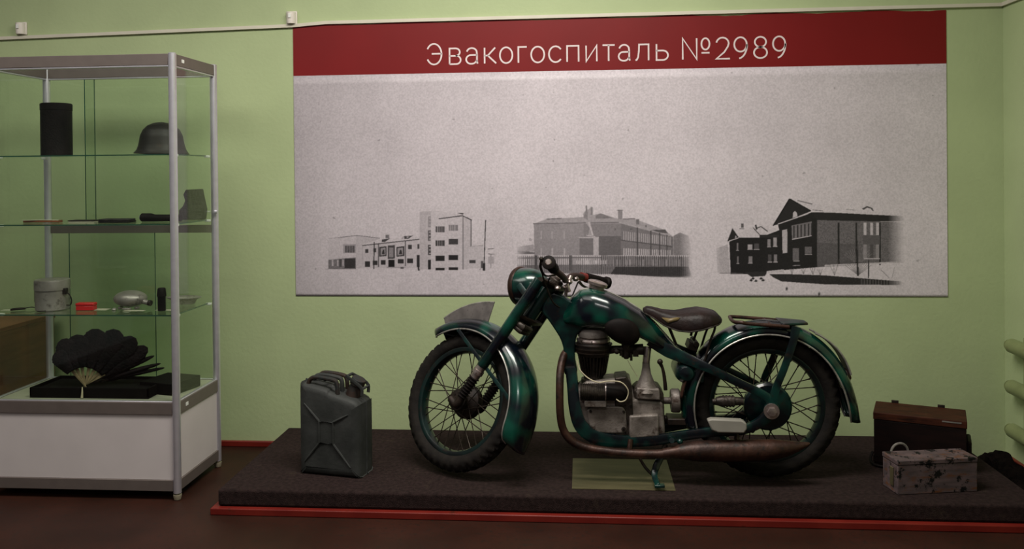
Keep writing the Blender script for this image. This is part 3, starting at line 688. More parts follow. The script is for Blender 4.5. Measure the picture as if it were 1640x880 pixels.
# --- second shelf
ZT = SH[2]+.0032
def flat_item(nm, label, cat, px0, px1, yo, dz, dy, m, grp=None, z=None):
    z = z or ZT; a = on_y(px0, 354, yo).x; c = on_y(px1, 354, yo).x
    t = thing(nm, label, cat, ((a+c)/2, yo, z), 0, grp); return t, (c-a)/2
t, w = flat_item('knife_sheath', 'thin pale-edged brown sheath lying leftmost on the second glass shelf', 'sheath', 39, 97, -.62, .02, .05, 'wood_brown')
b = MB(); b.strip([(-w, 0, .007), (0, 0, .008), (w, 0, .007)], [.02, .05, .035], .012, smooth=4); b.build('sheath_body', 'wood_brown', t)
b = MB(); b.strip([(-w, -.02, .013), (0, -.022, .015), (w, -.014, .013)], .006, .003, smooth=4); b.build('edge_trim', 'paper', t)
t, w = flat_item('open_booklet', 'small brown and cream booklet on the second glass shelf, next to the sheath', 'booklet', 116, 156, -.62, .03, .08, 'wood_brown')
b = MB(); b.box2((-w, -.035, 0), (w, .035, .008)); b.build('pages', 'paper', t, bevel=.002)
b = MB(); b.box2((-w-.002, -.037, .008), (w+.002, .037, .013)); b.build('cover', 'saddle_leather', t, bevel=.001)
t, w = flat_item('leather_wallet', 'flat dark brown leather wallet in the middle of the second glass shelf', 'wallet', 164, 212, -.62, .03, .08, 'saddle_leather')
b = MB(); b.box2((-w, -.04, 0), (w, .04, .009)); b.build('back_half', 'black_leather', t, bevel=.003)
b = MB(); b.box2((-w, -.04, .009), (w*.96, .04, .018)); b.build('flap', 'stone_fragment', t, bevel=.004)
# folding torch/binoculars-like black thing
a = on_y(226, 350, -.60).x; c = on_y(290, 350, -.60).x; t = thing('black_flashlight', 'glossy black tapered torch lying beside the front post on the second glass shelf', 'flashlight', ((a+c)/2, -.60, ZT)); w = (c-a)/2
b = MB(); b.tube([(-w, 0, .022), (-w+.006, 0, .022), (-w+.05, 0, .022), (-w+.07, 0, .019), (w, 0, .019)], [.016, .021, .021, .018, .017], 20); b.build('barrel', 'rubber_black', t)
b = MB(); b.tube([(-w-.003, 0, .022), (-w, 0, .022)], [.014, .016], 20); b.build('lens', 'lens_glass', t)
# jagged fragment
yo = -.43
P = [(286, 356), (286, 337), (292, 331), (296, 322), (293, 312), (297, 304), (319, 303), (322, 318), (326, 336), (324, 354)]
o0 = on_y(305, 356, yo); b = MB(); b.prism([(on_y(x, y, yo).x-o0.x, -.0, max(0, on_y(x, y, yo).z-ZT)) for x, y in P], (0, .05, 0))
o = b.build('metal_fragment', 'stone_fragment', None, bevel=.004, loc=(o0.x, yo, ZT)); tag(o, 'jagged dark grey metal fragment with a bitten edge on the second glass shelf', 'fragment')
# --- third shelf
ZT = SH[3]+.0032
yo = -.60; p = on_z(84, 492, ZT); yo = -.62
w = (on_y(109, 480, yo).x-on_y(59, 480, yo).x)/2; h = on_y(84, 447, yo).z-ZT
t = thing('mess_tin', 'dull aluminium military mess tin with a lid and a wire handle', 'mess tin', (on_y(84, 480, yo).x, yo, ZT))
def kid(r, z0): return None
MB().lathe([(w*.90, 0), (w*.95, .004), (w*.95, h*.66)], (0, 0, 0), seg=40, sx=1).build('pot', 'aluminium_dull', t)
MB().lathe([(w*1.0, h*.66), (w*1.0, h*.93), (w*.97, h*.985), (w*.9, h), (.01, h)], (0, 0, 0), seg=40).build('lid', 'aluminium_dull', t)
b = MB(); b.tube([(w*.97, -.02, h*.62), (w*1.25, -.02, h*.50), (w*1.38, -.02, h*.32), (w*1.3, -.02, h*.17), (w*1.05, -.02, h*.16)], .0028, 8, smooth=6); b.build('wire_handle', 'dark_metal', t)
b = MB(); b.box((w*.98, -.02, h*.62), (.02, .022, .03)); b.build('handle_bracket', 'dark_metal', t, bevel=.003)
b = MB(); b.box((-w*.97, -.01, h*.55), (.008, .02, .09)); b.build('side_clip', 'dark_metal', t, bevel=.002)
# spoon and fork in front of it
for (pts, lab, nm, cat) in ((((22, 497), (60, 494)), 'blackened metal spoon lying at the left on the third glass shelf', 'spoon', 'spoon'), (((62, 500), (93, 494)), 'blackened metal fork lying in front of the mess tin', 'fork', 'fork')):
    a = on_z(*pts[0], ZT+.004); c = on_z(*pts[1], ZT+.004); a.y = max(a.y, -.755); c.y = max(c.y, -.72)
    t = thing(nm, lab, cat, (a.x, a.y, ZT)); d = V((c.x-a.x, c.y-a.y, 0)); n_ = d.normalized(); s_ = V((-n_.y, n_.x, 0))
    b = MB(); b.strip([d*.35+V((0, 0, .006)), d*.7+V((0, 0, .012)), d+V((0, 0, .006))], .010, .004, wdir=s_, smooth=4); b.build('handle', 'dark_metal', t)
    b = MB()
    if nm == 'spoon': b.grid(lambda u, v: d*.18+n_*(.032*sin(pi*u*.5*2-pi/2))*1+s_*(.018*cos(pi*(u-.5))*(2*v-1))+V((0, 0, .003+.008*(2*v-1)**2)), 12, 8); b.build('bowl', 'dark_metal', t, solid=.002)
    else:
        b.strip([d*.36+V((0, 0, .006)), d*.25+V((0, 0, .004))], .022, .004, wdir=s_, smooth=0)
        for k in (-.009, -.003, .003, .009): b.rod(d*.26+s_*k+V((0, 0, .004)), d*.0+s_*k+V((0, 0, .005)), .0018, 6)
        b.build('prongs', 'dark_metal', t)
# paper labels and bits
def paper(px, py, wx, dy, lab, m='paper', rot=0):
    p = on_z(px, py, ZT); t = MB().box2((-wx/2, -dy/2, 0), (wx/2, dy/2, .0012)).build('exhibit_label', m, None, loc=(p.x, max(p.y, -.74), ZT), rotz=rot); tag(t, lab, 'label'); t['group'] = 'paper labels in the display case'; return t
paper(14, 497, .06, .04, 'small cream paper label at the left front of the third glass shelf')
paper(160, 496, .09, .05, 'cream paper label right of the red box on the third glass shelf')
paper(215, 498, .10, .03, 'long cream paper label in front of the silver flask')
paper(263, 497, .08, .03, 'cream paper label under the small black bottle')
# red box
yo = -.64; a = on_y(125, 497, yo).x; c = on_y(152, 497, yo).x; h = on_y(140, 485, yo).z-ZT
t = thing('red_box', 'small bright red plastic box on the third glass shelf', 'box', ((a+c)/2, yo, ZT), radians(4)); w = (c-a)/2
MB().box2((-w, -.02, .0), (w, .02, h*.6)).build('tray', 'red_plastic', t, bevel=.003)
MB().box2((-w-.0015, -.0215, h*.6), (w+.0015, .0215, h)).build('lid', 'red_plastic', t, bevel=.004)
# silver flask: flattened oval on its side with a neck
yo = -.58; a = on_y(184, 480, yo).x; c = on_y(234, 480, yo).x; zt_ = on_y(210, 465, yo).z; w = (c-a)/2; hr = (zt_-ZT)/2*.90
t = thing('metal_flask', 'dented silver flask lying on its side on the third glass shelf', 'flask', ((a+c)/2, yo, ZT))
MB().ball((0, 0, hr+.008), 1, 28, (w, .07, hr)).build('body', 'aluminium_dull', t)
b = MB(); b.tube([(w*.86, -.01, hr*.9), (w*1.05, -.012, hr*.8), (w*1.28, -.014, hr*.72)], [.013, .012, .012], 16); b.build('neck', 'aluminium_dull', t)
b = MB(); b.tube([(w*1.24, -.014, hr*.74), (w*1.42, -.015, hr*.68)], [.014, .014], 16); b.build('cap', 'dark_metal', t)
for k, sx in enumerate((-.5, .55)):
    b = MB(); b.box((w*sx, -.02, .006), (.014, .03, .012)); b.build('rest', 'aluminium_dull', t, bevel=.003)
# small crumpled pieces in front
for (px, lab, s_) in ((183, 'tiny silver button in front of the flask', .012), (203, 'small silver buckle in front of the flask, right of the button', .018)):
    p = on_z(px, 497, ZT); t = MB()
    if s_ < .015: t.lathe([(.011, 0), (.012, .003), (.009, .008), (.003, .011)], (0, 0, 0), seg=20); nm = 'button'
    else: t.tube([(s_*cos(x), .013*sin(x), .006) for x in [2*pi*i/20 for i in range(20)]], .0045, 8, closed=True); t.rod((0, -.013, .008), (0, .013, .008), .003); nm = 'buckle'
    o = t.build(nm, 'aluminium_dull', None, loc=(p.x, max(p.y, -.70), ZT)); tag(o, lab, nm)
# black bottle
yo = -.66; a = on_y(252, 480, yo).x; c = on_y(266, 480, yo).x; h = on_y(259, 461, yo).z-ZT; w = (c-a)/2
t = thing('black_bottle', 'slim black bottle standing beside the front aluminium post', 'bottle', ((a+c)/2, yo, ZT+.0013))
MB().lathe([(w*.8, 0), (w*.86, .004), (w*.86, h*.6), (w*.92, h*.62)], (0, 0, 0), seg=20).build('body', 'rubber_black', t)
MB().lathe([(w*1.0, h*.62), (w*1.0, h*.70), (w*.86, h*.93), (w*.7, h*.98)], (0, 0, 0), seg=20).build('cap', 'rubber_black', t)
# dish
yo = -.435; a = on_y(268, 480, yo).x; c = on_y(322, 480, yo).x; w = (c-a)/2
t = MB(); t.lathe([(w*.55, 0), (w*.62, .002), (w*.72, .022), (w*1.0, .033), (w*1.0, .036), (w*.70, .027), (w*.55, .006), (.005, .005)], (0, 0, 0), seg=40)
for v_ in t.v: v_.y *= .62
o = t.build('metal_dish', 'aluminium_dull', None, loc=((a+c)/2, yo, ZT)); tag(o, 'shallow dull metal dish at the right end of the third glass shelf', 'dish')
# --- bottom deck: black box with feather fan
ZD = .4578
yA = -.755
xa = on_y(45, 628, yA).x; xb = on_y(236, 628, yA).x
t = thing('black_presentation_box', 'open flat black box lying on the floor of the display case under the feather fan', 'box', ((xa+xb)/2, -.62, ZD)); w = (xb-xa)/2
b = MB(); b.box2((-w, -.125, 0), (w, .12, .008)); b.box2((-w, -.125, .008), (-w+.01, .12, .05)); b.box2((w-.01, -.125, .008), (w, .12, .05)); b.box2((-w, -.125, .008), (w, -.115, .05)); b.box2((-w, .11, .008), (w, .12, .05))
b.build('tray', 'black_matte', t, bevel=.002)
b = MB(); b.box2((-w+.02, -.10, .03), (w-.02, .1, .04)); b.build('lining', 'black_matte', t, bevel=.004)
b = MB(); R_ = Matrix.Rotation(radians(-14), 3, 'Z'); b.box((w+.02, .055, .03), (.20, .20, .055), R_); b.build('lid', 'black_matte', t, bevel=.003)
b = MB(); b.tube([(-.03, -.127, .055), (-.028, -.131, .03), (-.03, -.131, .004)], [.002, .004, .006], 8, smooth=3); b.build('tassel', 'cream_cord', t)
# fan
fy = -.68
piv = on_y(137, 617, fy); fan = thing('feather_fan', 'black ostrich feather hand fan with pale sticks, opened upright in the black box', 'hand fan', (piv.x, fy, ZD+.045))
pv = V((0, 0, max(.004, piv.z-(ZD+.045))))
tips = [(97, 573, 12), (104, 556, 14), (123, 552, 16), (151, 544, 17), (179, 544, 16), (203, 553, 14), (222, 565, 11), (236, 575, 5), (246, 587, 4), (252, 594, 3)]
for k, (px, py, rr) in enumerate(tips):
    yk = fy+.0+.006*(k-5)
    c = on_y(px, py, yk)-V((piv.x, fy, ZD+.045)); c.y = .006*(k-5)+.02
    d = (c-pv); Lh = d.length; n_ = d.normalized(); s_ = V((-n_.z, 0, n_.x)); R = rr/350
    b = MB()
    a0 = .105
    b.strip([pv+n_*(-.012)+V((0, .004*(k-5)*.4, 0)), pv+n_*a0+V((0, .004*(k-5)*.6, 0))], [.005, .020 if k < 7 else .006], .0025, wdir=s_, smooth=2)
    b.build('fan_stick', 'fan_stick' if k < 7 else 'greasy_metal', fan)
    b = MB()
    def plume(u, v, c=c, n_=n_, s_=s_, R=R, Lh=Lh, k=k):
        L0 = .088; tot = Lh+R-L0; x = L0+tot*u
        ww = R*(.55+.80*min(1, u*1.35))*sqrt(max(0, 1-max(0, (u-.62)/.38)**2)) if R > .02 else R*sqrt(max(0, 1-u*u))*.9+.001
        fr = 1+.06*sin(u*60+v*20)
        off = .012*sin(pi*u)*(1-(2*v-1)**2)
        return pv+n_*x+s_*(ww*(2*v-1)*fr)+V((0, .006*(k-5)+.01*u-off, 0))
    b.grid(plume, 26, 11); b.build('plume', 'black_feather', fan, solid=.006)

# ------------------------------------------------------------------ jerrycan
can = thing('jerrycan', 'dented dark grey steel fuel can with three handles standing left of the motorcycle', 'fuel can', (-1.168, -.677, PZ+.0006), radians(-11.5))
cw, cdp, chh = .156, .080, .425
def rrect(w, d, r, z, n=6):
    out = []
    for cx_, cy_, a0 in ((w-r, d-r, 0), (-(w-r), d-r, 90), (-(w-r), -(d-r), 180), (w-r, -(d-r), 270)):
        for i in range(n+1): a = radians(a0+90*i/n); out.append(V((cx_+r*cos(a), cy_+r*sin(a), z)))
    return out
# body as side outline (with sloping shoulder) pillowed in depth
out = [(-cw+.02, 0), (cw-.02, 0), (cw-.006, .006), (cw, .022), (cw, chh-.11), (cw-.004, chh-.09), (cw-.03, chh-.068), (.06, chh-.05), (.0, chh-.035), (-.02, chh-.02), (-cw+.03, chh), (-cw+.008, chh-.008), (-cw, chh-.03), (-cw, .022), (-cw+.006, .006)]
def smoothpoly(p, n=3):
    return [(v.x, v.z) for v in catmull([V((a, 0, c)) for a, c in p], n, True)]
so = smoothpoly(out)
b = MB(); n = len(so)
lay = [(-cdp, .045), (-cdp+.003, .020), (-cdp+.012, .006), (-cdp+.03, 0), (-.006, 0), (-.004, -.005), (.004, -.005), (.006, 0), (cdp-.03, 0), (cdp-.012, .006), (cdp-.003, .020), (cdp, .045)]
cxm, czm = 0, chh/2
for y, ins in lay:
    for x, z in so:
        sx = 1-ins/cw*.8; sz = 1-ins/(chh/2)*.8
        b.v.append(V((x*sx, y, max(0, czm+(z-czm)*sz))))
for i in range(len(lay)-1):
    for j in range(n): j2 = (j+1) % n; b.f.append((i*n+j, i*n+j2, (i+1)*n+j2, (i+1)*n+j))
b.f.append(tuple(range(n))); b.f.append(tuple((len(lay)-1)*n+j for j in reversed(range(n))))
b.build('can_body', 'can_paint', can, angle=50)
# pressed ribs: centre rectangle and four diagonals, both sides
for sg, nm in ((-1, 'front'), (1, 'back')):
    y = sg*(cdp+.0005)
    b = MB()
    rx, rz0, rz1 = .036, chh*.36, chh*.60
    x_c = -.012
    rect_ = [(x_c-rx, rz0), (x_c+rx, rz0), (x_c+rx, rz1), (x_c-rx, rz1)]
    b.tube([V((x, y, z)) for x, z in rect_], .0065, 8, closed=True)
    for (xa_, za_), (xe, ze) in zip(rect_, [(-cw+.03, .06), (cw-.045, .05), (cw-.055, chh-.13), (-cw+.03, chh-.09)]):
        b.tube([(xa_, y, za_), ((xa_+xe)/2, y, (za_+ze)/2), (xe, y, ze)], [.006, .006, .003], 8)
    b.build('pressed_rib', 'can_paint', can)
b = MB()
b.tube([V((x*1.0, 0, max(.0046, z))) for x, z in so], .0045, 8, closed=True); b.build('seam', 'can_paint', can)
for yy_ in (-.050, 0, .050):
    b = MB(); b.tube([(-cw+.035, yy_, chh-.012), (-cw+.05, yy_, chh+.018), (-cw+.085, yy_, chh+.028), (.01, yy_, chh+.020), (.030, yy_, chh+.004), (.034, yy_, chh-.05)], .0105, 10, smooth=5); b.build('handle', 'can_rust' if yy_ else 'can_paint', can)
b = MB(); b.rod((-.03, -.055, chh+.018), (-.03, .055, chh+.018), .007); b.build('handle_crossbar', 'can_rust', can)
# spout and cap
b = MB(); b.tube([(.085, 0, chh-.075), (.10, 0, chh-.03), (.112, 0, chh-.005)], [.040, .033, .030], 20); b.build('spout', 'can_rust', can)
cp = MB(); cp.tube([(.108, 0, chh-.008), (.122, 0, chh+.022)], [.036, .034], 20); cap = cp.build('cap', 'can_rust', can, bevel=.003)
b = MB(); b.strip([(.07, -.028, chh+.035), (.115, -.036, chh+.012), (.150, -.036, chh-.015), (.150, -.034, chh-.05)], .006, .014, smooth=4); b.strip([(.07, .028, chh+.035), (.115, .036, chh+.012), (.150, .036, chh-.015), (.150, .034, chh-.05)], .006, .014, smooth=4); b.rod((.07, -.03, chh+.035), (.07, .03, chh+.035), .007); b.rod((.150, -.037, chh-.02), (.150, .037, chh-.02), .006)
b.build('clamp_lever', 'can_paint', can)

# ------------------------------------------------------------------ wooden boxes on the right
ang = atan2(-.144, .365)
cr = thing('wooden_crate', 'large dark reddish-brown wooden box standing behind the smaller worn box', 'box', (1.384, -.453, PZ), ang)
wl, dl, hl = .392, .215, .25
MB().box2((0, 0, 0), (wl, dl, hl-.035)).build('body', 'crate_dark', cr, bevel=.003)
b = MB(); b.box2((-.003, -.003, hl-.034), (wl+.003, dl+.003, hl)); lid = b.build('lid', 'crate_lid', cr, bevel=.003)
for x in (.085, .29):
    b = MB(); b.box2((x-.016, dl-.004, hl-.05), (x+.016, dl+.008, hl+.012)); b.rod((x-.016, dl+.002, hl+.008), (x+.016, dl+.002, hl+.008), .005); b.build('hinge', 'dark_metal', cr, bevel=.001)
b = MB(); b.box2((wl-.10, -.0045, hl-.012), (wl-.02, -.001, hl-.006)); b.build('edge_strip', 'bead_silver', cr)
for z in (.03,):
    b = MB(); b.box2((-.0035, -.004, z-.015), (wl+.0035, -.0002, z+.015)); b.build('batten', 'crate_dark', cr)
b = MB(); b.box2((wl, .03, .05), (wl+.022, .17, .15)); b.build('side_block', 'crate_dark', cr, bevel=.008)
b = MB(); b.tube([(-.008, .03, .05), (-.016, .0, .022), (.0, -.03, .010), (.04, -.045, .009), (.085, -.03, .012), (.10, -.006, .03)], .0065, 8, smooth=5); b.build('carrying_strap', 'black_leather', cr)

sm = thing('worn_box', 'small wooden box with flaking pink and orange paint near the front of the platform', 'box', (1.352, -.852, PZ), atan2(.063, .36))
wl, dl, hl = .365, .125, .150
MB().box2((0, 0, 0), (wl, dl, hl-.022)).build('body', 'box_worn', sm, bevel=.004)
MB().box2((-.002, -.002, hl-.0215), (wl+.002, dl+.002, hl)).build('lid', 'box_worn', sm, bevel=.004)
b = MB(); b.box2((-.006, .03, .03), (-.0005, .055, .11)); b.build('side_latch', 'brass_sheet', sm, bevel=.001)
b = MB(); b.tube([(.085+.040*cos(a), dl+.008, hl-.012+.042*sin(a)) for a in [pi*i/14 for i in range(-2, 17)]], .0055, 8); b.build('rope_handle', 'rope_pale', sm)

# ------------------------------------------------------------------ brass sheet under the motorcycle
b = MB(); b.box2((-.228, -.203, 0), (.228, .203, .002))
tag(b.build('metal_sheet', 'brass_sheet', None, loc=(.176, -.650, PZ+.0005)), 'flat brass-coloured metal sheet lying on the carpet under the motorcycle', 'sheet')

# ------------------------------------------------------------------ motorcycle
Y0 = -.65
BL = V((.14, Y0, PZ))
bike = thing('motorcycle', 'old dark teal motorcycle with rusty exhaust standing on the carpeted platform', 'motorcycle', BL)
def q(px, py, dy=0):                 # point on the lengthwise plane dy in front of (-) or behind (+) the middle of the machine
    return on_y(px, py, Y0+dy)-BL
def mir(p): return V((p.x, -p.y, p.z))
RW = .335
def make_wheel(xf, drum_side, drum_r):
    C = V((0, 0, 0))
    b = MB()
    prof = [(.255, -.032), (.262, -.030), (.262, -.026), (.246, -.022), (.238, -.008), (.238, .008), (.246, .022), (.262, .026), (.262, .030), (.255, .032), (.240, .027), (.233, .010), (.233, -.010), (.240, -.027)]
    b.lathe(prof, C, (0, 1, 0), 72, closed=True); rim = b.build('wheel_rim', 'rim_paint', bike); rim.matrix_local = xf
    b = MB()
    NS = 180
    def ty(u, v):
        a = 2*pi*u; ph = 2*pi*v; i = int(round(u*NS))
        r, w = .0405, .0475
        rad = .2905+r*cos(ph); y = w*sin(ph)
        if cos(ph) > .35:
            g = (i % 4 < 2)
            if abs(sin(ph)) > .45: g = ((i+2) % 4 < 2)
            rad += .0035 if g else -.004
            if .18 < abs(sin(ph)) < .30: rad -= .003
        return (rad*cos(a), y, rad*sin(a))
    b.grid(ty, NS, 28, True, True); b.build('tyre', 'tyre_rubber', rim, angle=25)
    sp = MB(); sp.rod((0, 0, 0), (0, 0, 1), 1, 6)
    for k in range(36):
        side = 1 if k % 2 else -1; a = 2*pi*k/36; tw = radians(62)*(1 if (k//2) % 2 else -1)
        hr = .052 if side != drum_side else drum_r*.80
        p0 = V((hr*cos(a+tw), side*.034, hr*sin(a+tw))); p1 = V((.236*cos(a), side*.004, .236*sin(a)))
        m_ = MB(); m_.rod(p0, p1, .0025, 6); m_.tube([p1+(p0-p1)*.06, p1], [.0035, .0042], 6); m_.build('spoke', 'spoke_rust', rim)
    return rim
rear_c = V((.8378, Y0, PZ+RW))-BL
rim_r = make_wheel(Matrix.Translation(rear_c), -1, .09)
b = MB(); b.lathe([(.02, -.105), (.022, -.06), (.098, -.055), (.108, -.046), (.108, -.018), (.095, -.010), (.040, -.008), (.032, .02), (.056, .03), (.058, .036), (.03, .04), (.016, .09)], (0, 0, 0), (0, 1, 0), 40)
b.build('brake_drum', 'teal_frame', rim_r)
b = MB(); b.lathe([(.034, -.128), (.035, -.118), (.030, -.116), (.030, -.11)], (0, 0, 0), (0, 1, 0), 28); b.lathe([(.012, -.14), (.02, -.139), (.022, -.129)], (0, 0, 0), (0, 1, 0), 6); b.lathe([(.02, .12), (.02, .09)], (0, 0, 0), (0, 1, 0), 12)
b.build('axle_nut', 'chrome_worn', rim_r)

# steered front end: rest frame -> turned about the steering axis
RK = radians(34); PHI = radians(-37)
kx = V((sin(RK), 0, cos(RK))); pe = V((cos(RK), 0, -sin(RK)))
fc = V((-.578, Y0, PZ+RW*.97+.0050))-BL
Ax = fc+pe*.05
FX = Matrix.Translation(Ax) @ Matrix.Rotation(PHI, 4, kx) @ Matrix.Translation(-Ax)
FWX = FX @ Matrix.Translation(fc) @ Matrix.Scale(.97, 4)
rim_f = make_wheel(FWX, 1, .072)
b = MB(); b.lathe([(.014, -.085), (.02, -.05), (.050, -.046), (.055, -.036), (.050, -.030), (.030, -.025), (.032, .0), (.078, .022), (.082, .030), (.082, .056), (.074, .064), (.022, .068), (.016, .085)], (0, 0, 0), (0, 1, 0), 36)
b.build('hub_drum', 'dark_metal', rim_f)
b = MB()
for k in range(6): a = 2*pi*k/6; b.rod((.030*cos(a), -.047, .030*sin(a)), (.030*cos(a), -.052, .030*sin(a)), .004, 6)
b.lathe([(.010, -.105), (.013, -.104), (.013, -.085)], (0, 0, 0), (0, 1, 0), 6); b.build('axle_nut', 'dark_metal', rim_f)

def fender(a0, a1, rb, h, w, flare0=0, flare1=0, endw0=1., endw1=1., hx_=0, wx_=0):
    def R_of(u): return rb + flare0*max(0, 1-u/.22)**2 + flare1*max(0, (u-.8)/.2)**2
    def fn(u, v):
        a = radians(a0+(a1-a0)*u); e = 1.
        if u < .10: e = min(e, endw0+(1-endw0)*sqrt(max(0, 1-(1-u/.10)**2)))
        if u > .93: e = min(e, endw1+(1-endw1)*sqrt(max(0, 1-((u-.93)/.07)**2)))
        ph = pi*(v); y = -w*(1+wx_*max(0, 1-u*1.6))*cos(ph)*e; s_ = sin(ph)
        val = .55 if s_ < .55 else 1
        r = R_of(u)+h*(1+hx_*max(0, 1-u*1.6))*(s_**.75)+(h*.55*(1-e))
        return V((r*cos(a), y*(1+.06*s_), r*sin(a)))
    return fn
def fender_obj(name, fn, xf, parent, bead_m, n=64):
    b = MB(); b.grid(fn, n, 19); fo = b.build(name, 'teal_paint', parent, xf=xf, solid=.003)
    for v_ in (0, 1):
        b = MB(); P = [fn(u/60, v_) for u in range(61)]
        b.tube(P, .0042, 8); b.build('fender_bead', bead_m, fo, xf=xf)
    return fo
fn_f = fender(-30, 122, .340, .064, .084, flare0=.002, endw0=.45, endw1=.45, hx_=.30, wx_=.12)
ff = fender_obj('front_fender', fn_f, FWX, bike, 'bead_silver')
fn_r = fender(-10, 196, .334, .052, .078, flare0=.028, endw0=.6, endw1=.95)
RX = Matrix.Translation(rear_c)
rf = fender_obj('rear_fender', fn_r, RX, bike, 'bead_silver', 84)
# rusty saddle-side brace on the rear fender
b = MB(); b.grid(lambda u, v: V(((.392+.006*sin(pi*v))*cos(radians(151+u*22)), -.072+.05*v*.9-.012, (.392+.006*sin(pi*v)-.02*(1-v)*2)*sin(radians(151+u*22)))), 12, 6); b.build('fender_brace', 'rust_pipe', rf, xf=RX, solid=.006)
# front fender stays (across) and registration blade
def FP(p): return p
b = MB()
for sg in (-1, 1):
    P0 = V((.336*cos(radians(93)), sg*.088, .336*sin(radians(93)))); P1 = V((.30*cos(radians(10)), sg*.088, .30*sin(radians(10))))
    P1b = V((.336*cos(radians(2)), sg*.084, .336*sin(radians(2))))
    b.strip([P0, P0*.5+P1*.5+V((0, sg*.004, 0)), P1, P1b], .005, .018, smooth=3)
b.build('fender_stay', 'teal_frame', bike, xf=FWX)
b = MB(); outl = []
for i in range(15): t_ = i/14; a = radians(115-39*t_); r = .452+.052*t_; outl.append((r*cos(a), r*sin(a)))
inn = []
for i in range(15): t_ = i/14; a = radians(76+39*t_); r = .400; inn.append((r*cos(a), r*sin(a)))
b.prism([V((x, -.003, z)) for x, z in outl+inn], (0, .006, 0)); pb = b.build('registration_blade', 'plate_grey', bike, xf=FWX, bevel=.0015)
b = MB(); b.tube([V((x, 0, z)) for x, z in outl], .0045, 8); b.build('blade_rim', 'bead_silver', pb, xf=FWX)

# fork legs
def leg_pt(sg, t, off=.045, s=.092): return fc+pe*off+kx*t+V((0, sg*s, 0))
for sg in (-1, 1):
    b = MB(); b.tube([leg_pt(sg, .215), leg_pt(sg, .225), leg_pt(sg, .66), leg_pt(sg, .70)], [.024, .0265, .0265, .024], 20); fl = b.build('fork_leg', 'teal_paint', bike, xf=FX)
    b = MB(); b.tube([leg_pt(sg, .15), leg_pt(sg, .225)], .022, 18); b.tube([leg_pt(sg, .175), leg_pt(sg, .195)], .0265, 18); b.build('fork_collar', 'chrome_worn', fl, xf=FX)
    b = MB(); P = []; R_ = []
    for i in range(25): P.append(leg_pt(sg, .155-.115*i/24)); R_.append(.027 if i % 3 == 1 else .020)
    b.tube(P, R_, 18); b.build('rubber_gaiter', 'rubber_black', fl, xf=FX)
    b = MB(); b.tube([leg_pt(sg, .045), leg_pt(sg, .0), fc+V((0, sg*.092, -.0))], [.020, .021, .018], 14, smooth=4); b.build('axle_lug', 'dark_metal', fl, xf=FX)
def bar3(mb, pts, w, h): mb.strip(pts, w, h, wdir=kx, smooth=0)
b = MB()
for t_, hh_ in ((.70, .022), (.50, .030)):
    b.tube([leg_pt(-1, t_), leg_pt(-1, t_)*.5+leg_pt(1, t_)*.5+pe*.02, leg_pt(1, t_)], [.030, .034, .030], 12, flat=.5, smooth=4)
b.build('fork_bridge', 'dark_metal', bike, xf=FX)
b = MB(); b.rod(Ax+kx*.47, Ax+kx*.74, .022, 18); b.tube([Ax+kx*.735, Ax+kx*.75, Ax+kx*.765], [.026, .028, .012], 18); b.build('steering_stem', 'chrome_worn', bike, xf=FX)
b = MB()
for t_, r_ in ((.455, .018), (.475, .022)): b.tube([leg_pt(-1, t_)+pe*.0+V((0, .02, 0)), leg_pt(-1, t_)+pe*.05+V((0, .03, 0)), Ax+kx*t_+pe*.045], [r_*.6, r_*.8, r_*.6], 10, smooth=4)
b.build('steering_damper', 'greasy_metal', bike, xf=FX)
# headlamp
hl_c = leg_pt(0, .622, -.045, 0); hl_c = fc+pe*(-.052)+kx*.628
hx = V((-1, 0, .02)).normalized()
prof = [(.001, -.098), (.030, -.094), (.058, -.080), (.076, -.055), (.086, -.020), (.089, .010), (.089, .040)]
b = MB(); b.lathe(prof, hl_c, hx, 36); hlo = b.build('headlamp', 'teal_paint', bike, xf=FX)
b = MB(); b.lathe([(.0905, .034), (.094, .038), (.095, .050), (.090, .060), (.080, .062), (.080, .036)], hl_c, hx, 36, closed=True); b.build('headlamp_rim', 'rust_pipe', hlo, xf=FX)
b = MB(); b.lathe([(.081, .052), (.072, .062), (.045, .072), (.001, .077)], hl_c, hx, 36); b.build('headlamp_lens', 'lens_glass', hlo, xf=FX)
b = MB()
for sg in (-1, 1): b.strip([hl_c+V((.0, sg*.083, -.01)), leg_pt(sg, .60)+V((0, -sg*.01, 0))], .008, .03, smooth=0)
b.build('lamp_bracket', 'teal_frame', hlo, xf=FX)
# handlebar in the turned frame, ends given by where the grips show
FXi = FX.inverted()
gN = FXi @ (on_y(878, 420, Y0-.31)-BL); gN2 = FXi @ (on_y(887, 431, Y0-.20)-BL)
gF = FXi @ (on_y(974, 454, Y0+.30)-BL); gF2 = FXi @ (on_y(938, 445, Y0+.20)-BL)
cN = FXi @ (on_y(903, 445, Y0-.09)-BL); cM = FXi @ (on_y(906, 449, Y0-.0)-BL); cF = FXi @ (on_y(918, 442, Y0+.10)-BL)
b = MB(); b.tube([gN*.3+gN2*.7, gN2, cN, cM, cF, gF2, gF2*.8+gF*.2], .0150, 14, smooth=8); hb = b.build('handlebar', 'rust_pipe', bike, xf=FX)
for A_, B_, in ((gN, gN2), (gF, gF2)):
    b = MB(); b.tube([A_, A_+(B_-A_)*.03, A_+(B_-A_)*.12, A_+(B_-A_)*.16, B_], [.022, .031, .031, .023, .024], 18)
    for k in range(8): b.tube([A_+(B_-A_)*(.2+.09*k), A_+(B_-A_)*(.24+.09*k)], [.0247, .0247], 14)
    b.build('grip', 'rubber_black', hb, xf=FX)
b = MB(); b.tube([gF2+(gF-gF2)*-.22, gF2+(gF-gF2)*.02], .0210, 14); b.build('red_collar', 'red_tape', hb, xf=FX)
